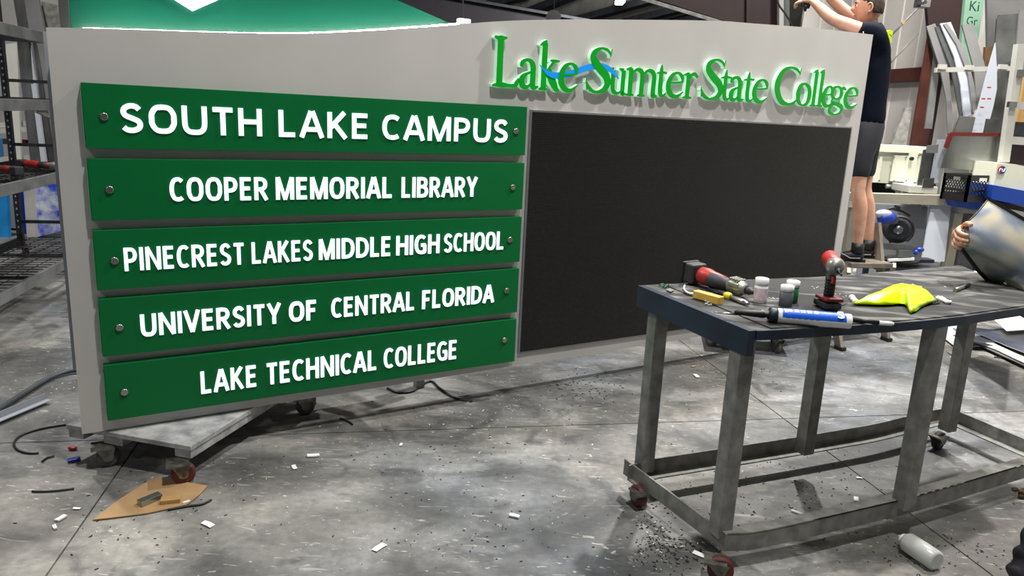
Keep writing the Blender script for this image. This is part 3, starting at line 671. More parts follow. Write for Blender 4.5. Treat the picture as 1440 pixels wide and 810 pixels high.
g.strip(P, [p - i_ * .006 for p in P], (0, 0, -.07)); g.strip([p + V((0, 0, -.064)) for p in P], [p + V((0, 0, -.064)) + i_ * .05 for p in P], (0, 0, -.006)); obj('long_rail', g, 'steel', tt)
e0, e1 = atz(1335, 573, RZ), atz(1500, 642, RZ)
g = G(); g.bar(e0 + V((0, 0, -.035)), e1 + V((0, 0, -.035)), .006, .07); g.bar(e0 + V((-.03, 0, -.067)), e1 + V((-.03, 0, -.067)), .05, .006); obj('end_rail', g, 'steel', tt)
for (x, y), yw, mt in (((1003, 814), -.25, 'wheel_red'), ((900, 714), 2.0, 'wheel_red'), ((1315, 632), .6, 'rubber'), ((1492, 730), 1.0, 'wheel_red')):
    p = atz(x, y, 0); caster(tt, (p.x, p.y), .047, .036, yw, mt, .086, .08)
# ================================================================== helpers for placed boxes
def rb(g, x0, y0, x1, y1, Y, d, bev=0, rz=0):      # upright box: x measured along its bottom edge y1, top at y0
    a, b = atY(x0, y1, Y), atY(x1, y1, Y); zt = atY((x0 + x1) / 2, y0, Y).z; zb = (a.z + b.z) / 2
    return g.box(((a.x + b.x) / 2, Y + d / 2, (zt + zb) / 2), (abs(b.x - a.x), d, abs(zt - zb)), (0, 0, rz), bev)
def pq(g, pts, Y, d, Y2=None):                      # flat sheet; upper points may lie at another distance Y2
    ys = [p[1] for p in pts]; lo, hi = min(ys), max(ys); Y2 = Y if Y2 is None else Y2
    return g.prism([atY(x, y, Y2 + (Y - Y2) * (y - lo) / max(1, hi - lo)) for x, y in pts], (0, d, 0))
def base(x, y): p = atz(x, y, 0); return (p.x, p.y, 0)

# ================================================================== LEFT: wall, rack and what stands there
wl = struct('wall_left', G().box((-9.8, 10.2, 3), (12.0, .12, 6), (0, 0, GA)), 'wall_grey')
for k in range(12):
    obj('wall_panel', G().box(V((-9.8, 10.2, 2.2)) + gx * (-5.4 + k * 1.0 + .0) - gy * .075, (.96, .03, 4.2), (0, 0, GA)), 'wall_grey', wl)
F0 = atz(0, 421.6, .15); F0.z = 0; rd = V((-.213, .977, 0)).normalized(); rdp = V((-rd.y, rd.x, 0))   # rdp points left
ra_yaw = math.atan2(rd.y, rd.x); RL = 2.36; RD = .76
rk = thing('storage_rack', 'dark steel storage rack with wire decks at the left edge', 'rack', tuple(F0 + rd * .5))
def RP(s, d, z): q = F0 + rd * s + rdp * d; return V((q.x, q.y, z))
def rz_(y): return atY(0, y, F0.y).z
ZD = [.19, rz_(266), rz_(141), rz_(24)]
S0 = -1.5
for s_, d_ in ((RL, .02), (RL, RD), (S0, .02), (S0, RD)):
    g = G().box(RP(s_, d_, 1.25), (.05, .05, 2.34), (0, 0, ra_yaw)); p = obj('upright_post', g, 'steel_dark', rk)
    h = G()
    for k in range(34): h.box(RP(s_, d_, .3 + k * .06) + rd * -.0255, (.002, .012, .02), (0, 0, ra_yaw))
    obj('punched_holes', h, 'offwhite', p, kind='stuff')
for i, z in enumerate(ZD):
    m_ = 'rack_grey'
    obj('shelf_beam', G().bar(RP(S0, 0, z - .035), RP(RL, 0, z - .035), .03, .085, bev=.003), m_, rk)
    obj('shelf_beam', G().bar(RP(S0, RD, z - .035), RP(RL, RD, z - .035), .03, .07), 'steel_dark', rk)
    obj('end_brace', G().bar(RP(RL, 0, z + .16 if i < 3 else z), RP(RL, RD, z + .16 if i < 3 else z), .025, .03), 'steel_dark', rk)
    for s_ in (S0 + .01, -.3, .6, 1.5): obj('deck_support', G().bar(RP(s_, 0, z - .012), RP(s_, RD, z - .012), .045, .02), 'steel_dark', rk)
    g = G(); n = 42
    for k in range(n): s_ = S0 + (RL - S0) * k / (n - 1); g.bar(RP(s_, 0, z + .001), RP(s_, RD, z + .001), .006, .006)
    for k in range(8): d_ = RD * k / 7; g.bar(RP(S0, d_, z + .006), RP(RL, d_, z + .006), .005, .005)
    obj('wire_deck', g, 'black', rk, kind='stuff')
obj('diagonal_brace', G().bar(RP(1.0, .02, ZD[2] - .08), RP(RL - .1, .02, ZD[1] + .28), .02, .03), 'steel', rk)
for s_, d_ in ((-.15, .05), (RL - .05, .05), (RL - .05, RD - .05)):
    q = RP(s_, d_, 0); caster(rk, (q.x, q.y), .045, .03, 2.0, 'wheel_grey', .12)
# things on the rack
def grinder(name, label, P, yaw, L=.3, group='red cordless tools on the left rack', body='red', head='tool_grey'):
    d = V((math.cos(yaw), math.sin(yaw), 0)); P = V(P)
    t = thing(name, label, 'tool', tuple(P), 0, group)
    c = P + V((0, 0, .036))
    obj('motor_body', G().lathe([(0, .022), (.01, .032), (L * .35, .034), (L * .5, .026), (L * .72, .027), (L * .78, .02)], c, d, 18), body, t)
    obj('grip', G().lathe([(L * .44, .029), (L * .6, .0275), (L * .68, .030)], c, d, 18), 'tool_rubber', t)
    obj('gear_head', G().lathe([(L * .76, .03), (L * .84, .034), (L * .94, .03), (L, .016)], c, d, 18), head, t)
    obj('battery', G().box(c - d * .035, (.07, .075, .066), (0, 0, yaw), .008), 'tool_rubber', t)
    return t
zr = ZD[1] + .01
grinder('angle_grinder', 'red and black cordless grinder, rightmost on the rack shelf', atz(36, 236, zr), -.25, .36)
grinder('angle_grinder', 'dark cordless grinder at the left frame edge of the rack shelf', atz(20, 246, zr), 2.75, .32, body='red_dark')
grinder('cordless_drill', 'red cordless drill lying behind the rack post with a teal nose', atz(14, 203, zr), .2, .42, head='bright_blue')
g = G(); random.seed(3)
for k in range(5): g.tube(cr([tuple(RP(.2 + .13 * k + random.uniform(-.1, .1), random.uniform(.1, .5), ZD[1] + .012 + .012 * (q % 2))) for q in range(5)], 6), .006, 6)
solo('power_cable', g, 'black_cable', 'tangle of black cable on the rack shelf beside the red tools', 'cable')
solo('folded_sheet', G().strip([RP(.0, .1, ZD[2] + .015), RP(.4, .1, ZD[2] + .015), RP(.62, .12, ZD[2] + .005)], [RP(.0, .5, ZD[2] + .02), RP(.4, .5, ZD[2] + .06), RP(.55, .4, ZD[2] + .12)], (0, 0, .006)), 'sheet_white', 'white folded sheet on the upper rack shelf at the left edge', 'sheet')
g = G(); pq(g, [(-30, 262), (9, 262), (12, 336), (-30, 336)], 8.2, .05); solo('blue_board', g, 'bright_blue', 'bright blue plastic board standing behind the rack at the left edge', 'board')
solo('blue_bin', G().box(atz(-4, 222, zr) + V((-.1, 0, .10)), (.3, .2, .2), (0, 0, ra_yaw), .02), 'bright_blue', 'bright blue bin on the middle rack shelf at the left edge', 'bin')
g = G(); pq(g, [(33, 268), (46, 264), (50, 334), (38, 334)], 8.25, .12); solo('leaning_plank', g, 'offwhite', 'pale plank standing on end behind the rack, beside the blue splashed board', 'board')
g = G(); pq(g, [(48, 258), (86, 252), (90, 324), (53, 333)], 8.3, .05); solo('splashed_board', g, 'blue_splash', 'white board with blue paint splashes behind the rack', 'board')
g = G(); pq(g, [(28, 268), (48, 266), (50, 330), (24, 330)], 8.45, .05); solo('dark_blue_board', g, 'tool_blue', 'dark blue board standing behind the pale plank and rack', 'board')
# metal extrusions leaning behind the rack
LS = [([(17, -10), (33, -10), (52, 60), (66, 150), (56, 150)], 'brushed', 'brushed grey channel leaning behind the rack, second from the left'),
      ([(33, -10), (52, -12), (66, 60), (80, 150), (66, 150)], 'sheet_grey', 'wide grey metal strip leaning behind the rack next to the sign edge'),
      ([(8, 62), (24, 60), (26, 152), (10, 152)], 'offwhite', 'white board standing behind the dark rack post'),
      ([(26, 42), (31, 38), (38, 42), (44, 90), (56, 152), (40, 152), (29, 110), (24, 60)], 'brushed', 'curved shiny metal trim with a rounded top leaning behind the rack'),
      ([(37, 66), (43, 64), (62, 152), (55, 152)], 'sheet_white', 'thin white strip leaning right of the rounded metal trim'),
      ([(46, 60), (50, 60), (70, 152), (66, 152)], 'brushed_dark', 'narrow dark grey strip leaning nearest the sign edge')]
for k, (p, m_, lab) in enumerate(LS):
    g = G(); b = [(x + (y > 140) * 4, y if y < 140 else 238) for x, y in p]; pq(g, b, 8.7 - .06 * k, .03, 9.3 - .05 * k); solo('metal_extrusion', g, m_, lab, 'metal strip', 'metal lengths leaning behind the rack')
g = G(); pq(g, [(58, 2), (92, 10), (92, 60), (60, 60)], 9.4, .03); solo('brown_sheet', g, 'steel', 'dim grey-brown panel standing between the rack and the green board', 'panel')
for k, (y, x0) in enumerate(((176, 0), (184, 4), (226, 6))):
    g = G(); a, b = atY(x0 - 30, y + 2, 8.95 - k * .1), atY(98, y - 6, 8.95 - k * .1); g.bar(a, b, .10, .06 + .03 * (k == 2)); 
    solo('white_profile', g, 'offwhite', ['upper white profile stacked flat behind the rack', 'middle white profile stacked flat behind the rack', 'lowest white profile lying flat behind the rack shelf'][k], 'profile', 'white profiles behind the rack')
g = G(); a, b = atY(-60, 240, 8.6), atY(110, 236, 8.6); g.box(((a.x + b.x) / 2, 8.95, a.z / 2 + .02), (abs(b.x - a.x), .6, a.z), bev=.01); solo('back_bench', g, 'cabinet_grey', 'long grey bench block behind the rack carrying the white profiles', 'bench')
g = G(); g.bar(RP(.4, .74, ZD[3] + .02), RP(1.9, .74, ZD[3] + .02), .12, .12); solo('stored_box', g, 'sheet_grey', 'long pale grey box on the topmost rack shelf', 'box')

# floor at left
solo('grey_cable', G().tube([atz(x, y, .02) for x, y in cr([(-30, 592), (0, 574), (30, 555), (62, 535), (85, 525), (104, 521), (125, 520)], 6)], .014), 'grey_cable', 'thick grey cable running across the floor to the sign', 'cable')
a, b = atz(-14, 596, .02), atz(68, 562, .02)
solo('aluminium_angle', G().bar(a, b, .04, .004).bar(a + V((-.02, .01, .015)), b + V((-.02, .01, .015)), .003, .034), 'sheet_white', 'pale aluminium angle lying on the floor at the left edge', 'metal bar')
solo('black_wire', G().tube([atz(x, y, .006) for x, y in cr([(93, 597), (62, 602), (32, 611), (20, 622), (24, 632), (38, 637), (54, 637)], 6)], .005), 'black_cable', 'thin black wire curled on the floor left of the dolly', 'wire')
for pts, lab in (([(59, 649), (66, 644), (76, 641)], 'short black wire offcut below the curled wire'), ([(45, 691), (62, 691), (78, 690), (104, 687)], 'straight black wire offcut left of the cardboard'), ([(236, 717), (262, 712), (284, 709), (297, 703)], 'dark wire offcut at the right tip of the cardboard'), ([(545, 546), (560, 552), (580, 550), (604, 536), (618, 546), (640, 560), (664, 564)], 'black cable with a bend lying under the sign bottom edge'),
                 ([(1084, 748), (1098, 752), (1112, 756)], 'black wire offcut under the work table'), ([(1398, 502), (1420, 505), (1445, 509)], 'black strip on the floor right of the table legs'), ([(478, 588), (492, 594), (496, 597)], 'tiny black offcut in front of the sign bottom')):
    solo('wire_offcut', G().tube([atz(x, y, .006) for x, y in cr(pts, 5)], .0045 if len(pts) < 7 else .008), 'black_cable', lab, 'wire', 'wire offcuts on the floor')
solo('cardboard_sheet', G().prism([atz(x, y, .004) for x, y in ((130, 732), (168, 703), (217, 672), (256, 678), (292, 684), (280, 697), (262, 711), (238, 716), (205, 723), (165, 728))], (0, 0, .004)), 'cardboard', 'torn brown cardboard sheet under the red dolly caster', 'cardboard')
def pbar(name, x0, y0, x1, y1, w_, h, m_, lab, cat, z0=.009):
    a, b = atz(x0, y0, z0 + h / 2), atz(x1, y1, z0 + h / 2); return solo(name, G().bar(a, b, w_, h, bev=.001), m_, lab, cat)
pbar('metal_block', 196, 708, 225, 696, .035, .022, 'brushed', 'short metal offcut lying on the cardboard sheet', 'metal offcut')
pbar('wood_block', 226, 704, 254, 701, .04, .016, 'wood', 'small pale wood offcut on the cardboard sheet', 'wood offcut')
solo('red_rag', G().ball(atz(102, 630, .01), (.022, .012, .008)), 'red', 'small red scrap on the floor left of the dolly', 'scrap')
solo('blue_scrap', G().box(atz(104, 646, .01), (.05, .03, .012), (0, 0, .6), .003), 'tool_blue', 'dark blue scrap beside the left dolly caster', 'scrap')
PS = [(108, 715, 'white paper scrap at the left foreground, nearer of a pair'), (86, 729, 'white paper scrap, leftmost on the foreground floor'), (292, 737, 'folded white paper scrap right of the cardboard'), (262, 707, 'white paper scrap on the right tip of the cardboard'), (414, 657, 'white scrap on the floor right of the dolly shadow'), (441, 641, 'small white scrap farther right of the dolly'), (564, 625, 'cream scrap on the floor joint under the sign middle'), (723, 726, 'white strip scrap on the floor, centre foreground'), (533, 770, 'white square scrap, nearest to the bottom edge centre'), (77, 742, 'tiny white scrap at lower left'), (976, 515, 'tan scrap on the floor behind the table end'), (979, 529, 'round white scrap behind the table end'), (1208, 672, 'curled cream scrap under the work table'), (1204, 703, 'long cream splinter under the work table'), (985, 780, 'tiny white scrap beside the near red caster')]
for k, (x, y, lab) in enumerate(PS):
    p = atz(x, y, .004); s_ = .014 + .007 * (k % 3); yw = k * 1.3
    q = [V((s_ * a, s_ * .45 * b, 0)) for a, b in ((-1, -1), (.2, -1.1), (1, -.8), (.9, 1), (-.3, .9), (-1.1, 1))]
    R = Matrix.Rotation(yw, 3, 'Z'); solo('paper_scrap', G().prism([p + R @ v for v in q], (0, 0, .002 + .004 * (k % 2))), 'cardboard' if k in (10,) else 'paper', lab, 'scrap', 'scraps on the floor')
random.seed(11)
def sprinkle(name, regions, m_, lab, cat):
    g = G()
    for (x0, y0, x1, y1, n, s_) in regions:
        for _ in range(n):
            x, y = random.gauss((x0 + x1) / 2, (x1 - x0) / 4), random.gauss((y0 + y1) / 2, (y1 - y0) / 4)
            if y > 850: continue
            p = atz(x, y, .0015); r = s_ * random.uniform(.5, 1.6); yw = random.uniform(0, PI)
            g.box(p, (r * 2.2, r * .8, .002), (0, 0, yw))
    return solo(name, g, m_, lab, cat, kind='stuff')
sprinkle('metal_shavings', [(890, 740, 1000, 810, 170, .0036), (760, 520, 880, 570, 90, .005), (900, 600, 1300, 760, 170, .0035), (1200, 740, 1440, 810, 90, .0035), (430, 560, 900, 720, 90, .0036), (60, 640, 400, 800, 60, .0036), (880, 690, 960, 800, 90, .0036), (940, 470, 1150, 560, 60, .004), (480, 700, 900, 800, 60, .003)], 'shavings', 'scattered black shavings on the concrete floor', 'shavings')
sprinkle('white_flecks', [(880, 730, 1010, 800, 50, .004), (100, 620, 900, 800, 150, .0028), (900, 600, 1400, 800, 80, .0028), (40, 480, 140, 620, 40, .004), (440, 520, 900, 640, 110, .004)], 'flecks', 'tiny white flecks scattered on the concrete floor', 'flecks')
solo('white_strip', G().tube([atz(x, y, .005) for x, y in cr([(1113, 718), (1130, 724), (1148, 727), (1166, 725)], 5)], .006, 6), 'paper', 'curved white plastic strip on the floor under the table', 'strip')
# squeeze bottle
a = atz(1318, 790, .042); b = atz(1270, 758, .042); d = (b - a).normalized()
sb = thing('squeeze_bottle', 'translucent white squeeze bottle lying on the floor under the table corner', 'bottle', (a.x, a.y, 0))
L = (b - a).length
obj('bottle_body', G().lathe([(0, .030), (.006, .039), (L * .5, .040), (L * .84, .039), (L * .93, .030), (L * .96, .02)], a, d, 24), 'plastic_clear', sb)
obj('nozzle', G().lathe([(L * .955, .023), (L * 1.02, .022), (L * 1.05, .010), (L * 1.14, .006)], a, d, 16), 'cap_white', sb)
g = G(); p = atz(1434, 694, .02); random.seed(2)
for k in range(7): g.ball(p + V((random.uniform(-.02, .03), random.uniform(-.02, .02), random.uniform(-.008, .02))), (.016, .012, .011), n=8)
solo('brown_clump', g, 'leaf', 'brown clump of debris on the floor by the table rail at right', 'debris')

# ================================================================== RIGHT: column, machines, metal stock
cl = thing('steel_column', 'brown steel column against the white wall right of the man', 'column', (atY(1300, 262, 9.2).x, 9.2, 0))
x0 = atY(1279, 210, 9.2).x
cx = atY(1283, 210, 9.2).x
obj('flange', G().box((cx + .03, 9.2, 3), (.14, .02, 6), (0, 0, .35)), 'brown_steel', cl)
obj('web', G().box((cx + .14, 9.35, 3), (.02, .36, 6), (0, 0, -1.0)), 'brown_steel', cl)
obj('flange', G().box((cx + .26, 9.5, 3), (.3, .02, 6), (0, 0, .35)), 'maroon', cl)
g = G(); pq(g, [(1302, -8), (1362, -8), (1352, 95), (1318, 95), (1308, 60)], 9.1, .06); solo('maroon_sheet', g, 'maroon', 'dark maroon panel between the column and the green foam board', 'panel')
g = G().box(atY(1297, 4, 8.55), (.13, .1, .1), (0, 0, .3), .005); g.cyl(atY(1293, 4, 8.45), atY(1293, 4, 8.6), .02); g.cyl(atY(1301, 3, 8.45), atY(1301, 3, 8.6), .02)
solo('junction_box', g, 'brushed', 'small grey clamp box at the top of the brown column', 'box')
for k, (p0, p1, r, lab) in enumerate((((1248, 55), (1294, 8), .012, 'upper diagonal brace rod left of the brown column'), ((1238, 104), (1290, 48), .008, 'lower thin diagonal wire left of the brown column'))):
    solo('brace_rod', G().cyl(atY(*p0, 9.3), atY(*p1, 9.2), r), 'steel', lab, 'rod', 'diagonal rods on the wall')
g = G(); g.bar(atY(1268, 33, 9.05) , atY(1272, 30, 9.05), .02, .03); solo('wire_tag', g, 'wood', 'small tan clip on the upper brace rod', 'clip')
g = G(); pq(g, [(1274, 152), (1283, 150), (1270, 232), (1236, 268), (1228, 268)], 8.3, .06, 8.6); solo('leaning_beam', g, 'steel', 'grey-brown beam leaning against the left side of the brown column', 'beam')
g = G().bar(atY(1320, 62, 8.3), atY(1305, 181, 8.2), .07, .03); solo('slotted_bar', g, 'sheet_grey', 'pale slotted bar hanging against the brown column', 'bar')
# stock rack
sr = thing('stock_rail', 'white horizontal rail holding back the leaning metal sheets', 'rail', (atY(1370, 262, 7.9).x, 7.9, 0))
obj('rail_tube', G().bar(atY(1315, 98.5, 7.8), atY(1432, 96, 7.8), .04, .045), 'offwhite', sr)
for x in (1325, 1363, 1410): obj('bracket', G().box(atY(x, 94 + (x == 1363), 7.77), (.08, .03, .045)), 'offwhite', sr)
obj('post', G().box((atY(1400, 250, 7.95).x, 7.95, 1.2), (.06, .05, 2.4)), 'steel', sr)
SH = [([(1303, 37), (1315, 33), (1327, 60), (1334, 96), (1340, 165), (1336, 190), (1333, 190), (1331, 140), (1322, 96)], 'sheet_grey', 'pale curved sheet, leftmost of the leaning metal stock'),
      ([(1315, 38), (1326, 36), (1342, 66), (1351, 100), (1357, 163), (1350, 163), (1338, 96)], 'brushed_dark', 'dark bent strip, second from the left of the leaning stock'),
      ([(1322, 33), (1337, 31), (1350, 62), (1362, 105), (1370, 160), (1356, 165), (1351, 120), (1342, 80)], 'sheet_white', 'pale blue-white curved sheet, third from the left of the leaning stock'),
      ([(1327, 34), (1332, 32), (1358, 70), (1370, 118), (1375, 150), (1369, 158), (1362, 105), (1345, 62)], 'sheet_grey', 'narrow grey curved strip against the blue-white sheet'),
      ([(1353, 35), (1368, 33), (1386, 95), (1392, 168), (1376, 168), (1370, 98)], 'sheet_grey', 'straight grey sheet leaning in front of the green foam board'),
      ([(1402, 28), (1405, 21), (1434, 19), (1430, 95), (1420, 170), (1394, 170), (1398, 90)], 'brushed_dark', 'large dull metal sheet leaning right of the white pointed plate'),
      ([(1434, 14), (1446, 14), (1446, 190), (1424, 190), (1428, 90)], 'sheet_grey', 'grey sheet leaning at the right frame edge')]
for k, (p, m_, lab) in enumerate(SH):
    g = G(); pq(g, p, 7.95 - .035 * k if k < 5 else 7.95 - .02 * k, .02, 8.25 - .02 * k); solo('leaning_sheet', g, m_, lab, 'metal sheet', 'leaning metal stock')
g = G(); pq(g, [(1388, -10), (1452, -10), (1452, 270), (1392, 270)], 8.3, .04); solo('backing_sheet', g, 'sheet_grey', 'wide grey sheet standing behind all the leaning stock', 'metal sheet')
g = G(); pq(g, [(1386, 66), (1398, 65), (1396, 97), (1384, 97)], 8.15, .04); solo('wood_offcut', g, 'brown_board', 'brown wooden piece behind the white rail', 'wood')
wp = G(); pq(wp, [(1400, 60), (1402, 98), (1402, 125), (1397, 150), (1382, 206), (1374, 241), (1352, 241), (1365, 187), (1376, 150), (1389, 99)], 7.5, .012, 7.7); pp = solo('pointed_plate', wp, 'sheet_white', 'white pointed metal plate with red marks leaning on the rail', 'metal plate')
g = G()
for x, y in ((1391, 123), (1383, 139), (1391, 139), (1381, 151)): g.box(atY(x, y, 7.44), (.035, .004, .012))
WM[pp.name] = Matrix.Identity(4); obj('red_mark', g, 'red', pp)
# green foam board with lettering
ib = thing('foam_board', 'pale green foam board with dark printed letters leaning behind the stock', 'board', (atY(1368, 262, 8.5).x, 8.5, 0))
P00, P10, P11, P01 = atY(1348, 100, 8.45), atY(1369, 100, 8.45), atY(1386, -14, 8.6), atY(1359, -14, 8.6)
obj('foam_panel', G().prism([P00, P10, P11, P01], (0, .05, 0)), 'insul_green', ib)
def board_text(t, px0, px1, py0, py1, lbl=None):
    a, b, c = atY(px0, py1, 8.42), atY(px1, py1, 8.42), atY(px0, py0, 8.42)
    for me in text_meshes(t, .02, .01): board_text.l.append(me)
    ms = board_text.l; board_text.l = []
    xs = [v.co.x for me in ms for v in me.vertices]; ys = [v.co.y for me in ms for v in me.vertices]
    for me in ms:
        for v in me.vertices:
            fx = (v.co.x - min(xs)) / (max(xs) - min(xs)) if False else (v.co.x - X_[0]) / (X_[1] - X_[0]) if False else 0
    return ms, a, b, c
def flat_text(t, P, U, W_, H_, Nn, m_, parent, name='lettering'):
    ms = text_meshes(t, .0, .01); xs = [v.co.x for me in ms for v in me.vertices]; ys = [v.co.y for me in ms for v in me.vertices]
    x0_, x1_, y0_, y1_ = min(xs), max(xs), min(ys), max(ys)
    for me in ms:
        for v in me.vertices:
            v.co = P + U * ((v.co.x - x0_) / (x1_ - x0_) * W_) + V(H_) * ((v.co.y - y0_) / (y1_ - y0_)) + V(Nn) * v.co.z * .3
        obj(name, me, m_, parent)
a = atY(1363, 15, 8.40); flat_text('Ki', a, (atY(1376, 16, 8.40) - a).normalized(), (atY(1376, 16, 8.4) - a).length, atY(1365, 1, 8.40) - a, (0, -1, 0), 'text_dark', ib)
a = atY(1359, 35, 8.40); flat_text('Gr', a, (atY(1374, 36, 8.40) - a).normalized(), (atY(1374, 36, 8.4) - a).length, atY(1360, 23, 8.40) - a, (0, -1, 0), 'text_dark', ib)
# metal bins and boxes above the white cabinet
g = G(); pq(g, [(1338, 187), (1410, 188), (1405, 242), (1324, 236)], 7.2, .02); mb_ = solo('metal_bin', g, 'brushed', 'shiny metal bin with a red upper rim above the milk crate', 'bin')
g = G(); pq(g, [(1338, 186), (1411, 187), (1410, 192), (1336, 191)], 7.17, .02).bar(atY(1337, 188, 7.17), atY(1330, 208, 7.17), .02, .04)
obj('rim', g, 'red_dark', mb_, label='red rim')
g = G(); pq(g, [(1350, 163), (1372, 165), (1366, 190), (1356, 239), (1330, 238), (1341, 187)], 7.35, .02); solo('metal_box', g, 'brushed', 'open metal box standing left of the pointed plate', 'box')
g = G(); pq(g, [(1388, 167), (1412, 169), (1407, 190), (1400, 239), (1376, 239), (1384, 187)], 7.35, .02); solo('metal_box', g, 'brushed_dark', 'open metal box standing right of the pointed plate', 'box')
for k, (p, m_, lab) in enumerate((([(1299, 211), (1322, 206), (1316, 262), (1290, 262)], 'brushed_dark', 'dull metal sheet standing on the cabinet left of the crate'), ([(1319, 196), (1333, 196), (1319, 258), (1308, 258)], 'sheet_white', 'pale blue strip standing against the white cabinet'), ([(1304, 205), (1320, 203), (1319, 215), (1303, 215)], 'sheet_grey', 'grey sheet top showing behind the dull sheet'), ([(1299, 252), (1314, 250), (1313, 264), (1297, 264)], 'brushed', 'small metal box at the foot of the pale blue strip'))):
    g = G(); pq(g, p, 7.28 - .03 * k, .015); solo('standing_sheet', g, m_, lab, 'metal sheet', 'offcuts beside the white cabinet')
# cream machine behind the man
cm = thing('cream_machine', 'cream machine cabinet with riveted doors behind the man', 'machine', (atY(1260, 262, 7.6).x, 7.6, 0))
g = G(); rb(g, 1178, 205, 1332, 214, 7.55, .6); obj('top_cover', g, 'cream', cm)
for x0, x1 in ((1178, 1186), (1237, 1249), (1320, 1331)):
    g = G(); rb(g, x0, 213, x1, 470, 7.55, .08); obj('frame_post', g, 'cream', cm)
g = G(); rb(g, 1178, 213, 1332, 258, 7.60, .5); obj('body_shell', g, 'cream', cm)
for x0, x1 in ((1188, 1236), (1252, 1290)):
    g = G(); rb(g, x0, 219, x1, 256, 7.56, .03, .004); p = obj('access_door', g, 'cream', cm)
    h = G()
    for fx in (.06, .5, .94):
        for y in (221, 254): q = atY(x0 + (x1 - x0) * fx + 3, y, 7.555); h.cyl(q, q + V((0, -.008, 0)), .008, n=8)
    obj('door_screw', h, 'steel', p)
q = atY(1281, 223, 7.54); obj('latch', G().cyl(q, q + V((0, -.03, 0)), .018), 'steel_dark', cm)
g = G(); rb(g, 1178, 258, 1332, 272, 7.95, .1); obj('recess_shade', g, 'black', cm)  # black slab standing in for the shade inside the openings
obj('hose', G().tube([atY(x, y, 7.6) for x, y in cr([(1246, 262), (1254, 262), (1262, 268), (1262, 274)], 5)], .022), 'offwhite', cm)
# long tan beam
tb_ = thing('tan_beam', 'tan steel beam running horizontally behind the man and above the saw', 'beam', (atY(1290, 262, 7.2).x, 7.2, 0))
obj('beam', G().hexa([atY(1182, 283, 7.1), atY(1352, 290, 7.1), atY(1352, 290, 7.1) + V((0, .12, 0)), atY(1182, 283, 7.1) + V((0, .12, 0)), atY(1182, 271, 7.1), atY(1355, 276, 7.1), atY(1355, 276, 7.1) + V((0, .12, 0)), atY(1182, 271, 7.1) + V((0, .12, 0))]), 'tan_beam', tb_)
for x in (1200, 1346): q = atY(x, 300, 7.16); obj('post', G().box((q.x, 7.16, .45), (.08, .06, .88)), 'tan_beam', tb_)
# white cabinet with crate
wc = thing('white_cabinet', 'white cabinet standing behind the milk crate', 'cabinet', (atY(1330, 270, 7.2).x, 7.3, 0))
g = G(); rb(g, 1316, 237, 1396, 300, 7.25, .28, .004); obj('body', g, 'offwhite', wc)
g = G(); rb(g, 1278, 262, 1318, 272, 7.2, .35, .004); obj('ledge', g, 'offwhite', wc)
# lower grey panels behind the saw
g = G(); rb(g, 1200, 287, 1296, 420, 7.35, .03); solo('grey_sheet', g, 'cabinet_grey', 'wide light grey panel standing behind the mitre saw', 'panel')
g = G(); pq(g, [(1310, 287), (1338, 288), (1328, 368), (1296, 368)], 7.0, .02, 7.15); solo('white_sheet', g, 'sheet_white', 'narrow white panel leaning right of the mitre saw', 'panel')
g = G(); rb(g, 1334, 290, 1420, 440, 7.4, .3); solo('dim_cabinet', g, 'steel', 'dim grey cabinet under the blue press behind the hand', 'cabinet')
# milk crate (lattice of bars)
mc = thing('milk_crate', 'black plastic milk crate standing beside the blue and cream press', 'crate', (atY(1362, 280, 6.9).x, 7.0, 0))
cA, cB, cC = atY(1324, 278, 7.05), atY(1357, 284, 6.82), atY(1397, 281, 7.0)
hC = atY(1357, 246, 6.82).z - cB.z
def crate_side(a, b, near=True):
    a, b = V((a.x, a.y, cB.z)), V((b.x, b.y, cB.z)); d = b - a; up = V((0, 0, hC))
    obj('solid_band', G().bar(a + up * .13, b + up * .13, .012, hC * .26), 'black', mc)
    obj('rim', G().bar(a + up * .95, b + up * .95, .018, hC * .1), 'black', mc)
    for q in (a, b): obj('corner_post', G().bar(q, q + up, .022, .022), 'black', mc)
    if not near: return
    obj('rib', G().bar(a + up * .42, b + up * .42, .016, .014), 'black', mc)
    g = G()
    for k in range(9):
        for s_ in (0, 1):
            f0 = k / 9; f1 = (k + 1) / 9
            for z0, z1 in ((.26, .42), (.42, .60), (.60, .78)): g.bar(a + d * (f0 if s_ else f1) + up * z0, a + d * (f1 if s_ else f0) + up * z1, .005, .007)
    obj('lattice', g, 'black', mc, kind='stuff')
    obj('upper_band', G().bar(a + up * .84, a + d * .34 + up * .84, .012, hC * .13).bar(a + d * .66 + up * .84, b + up * .84, .012, hC * .13), 'black', mc)
crate_side(cA, cB); crate_side(cB, cC); cD = cA + (cC - cB)
crate_side(cD, cA, False); crate_side(cC, cD, False)
obj('crate_floor', G().prism([V((p.x, p.y, cB.z)) for p in (cA, cB, cC, cD)], (0, 0, .01)), 'black', mc)
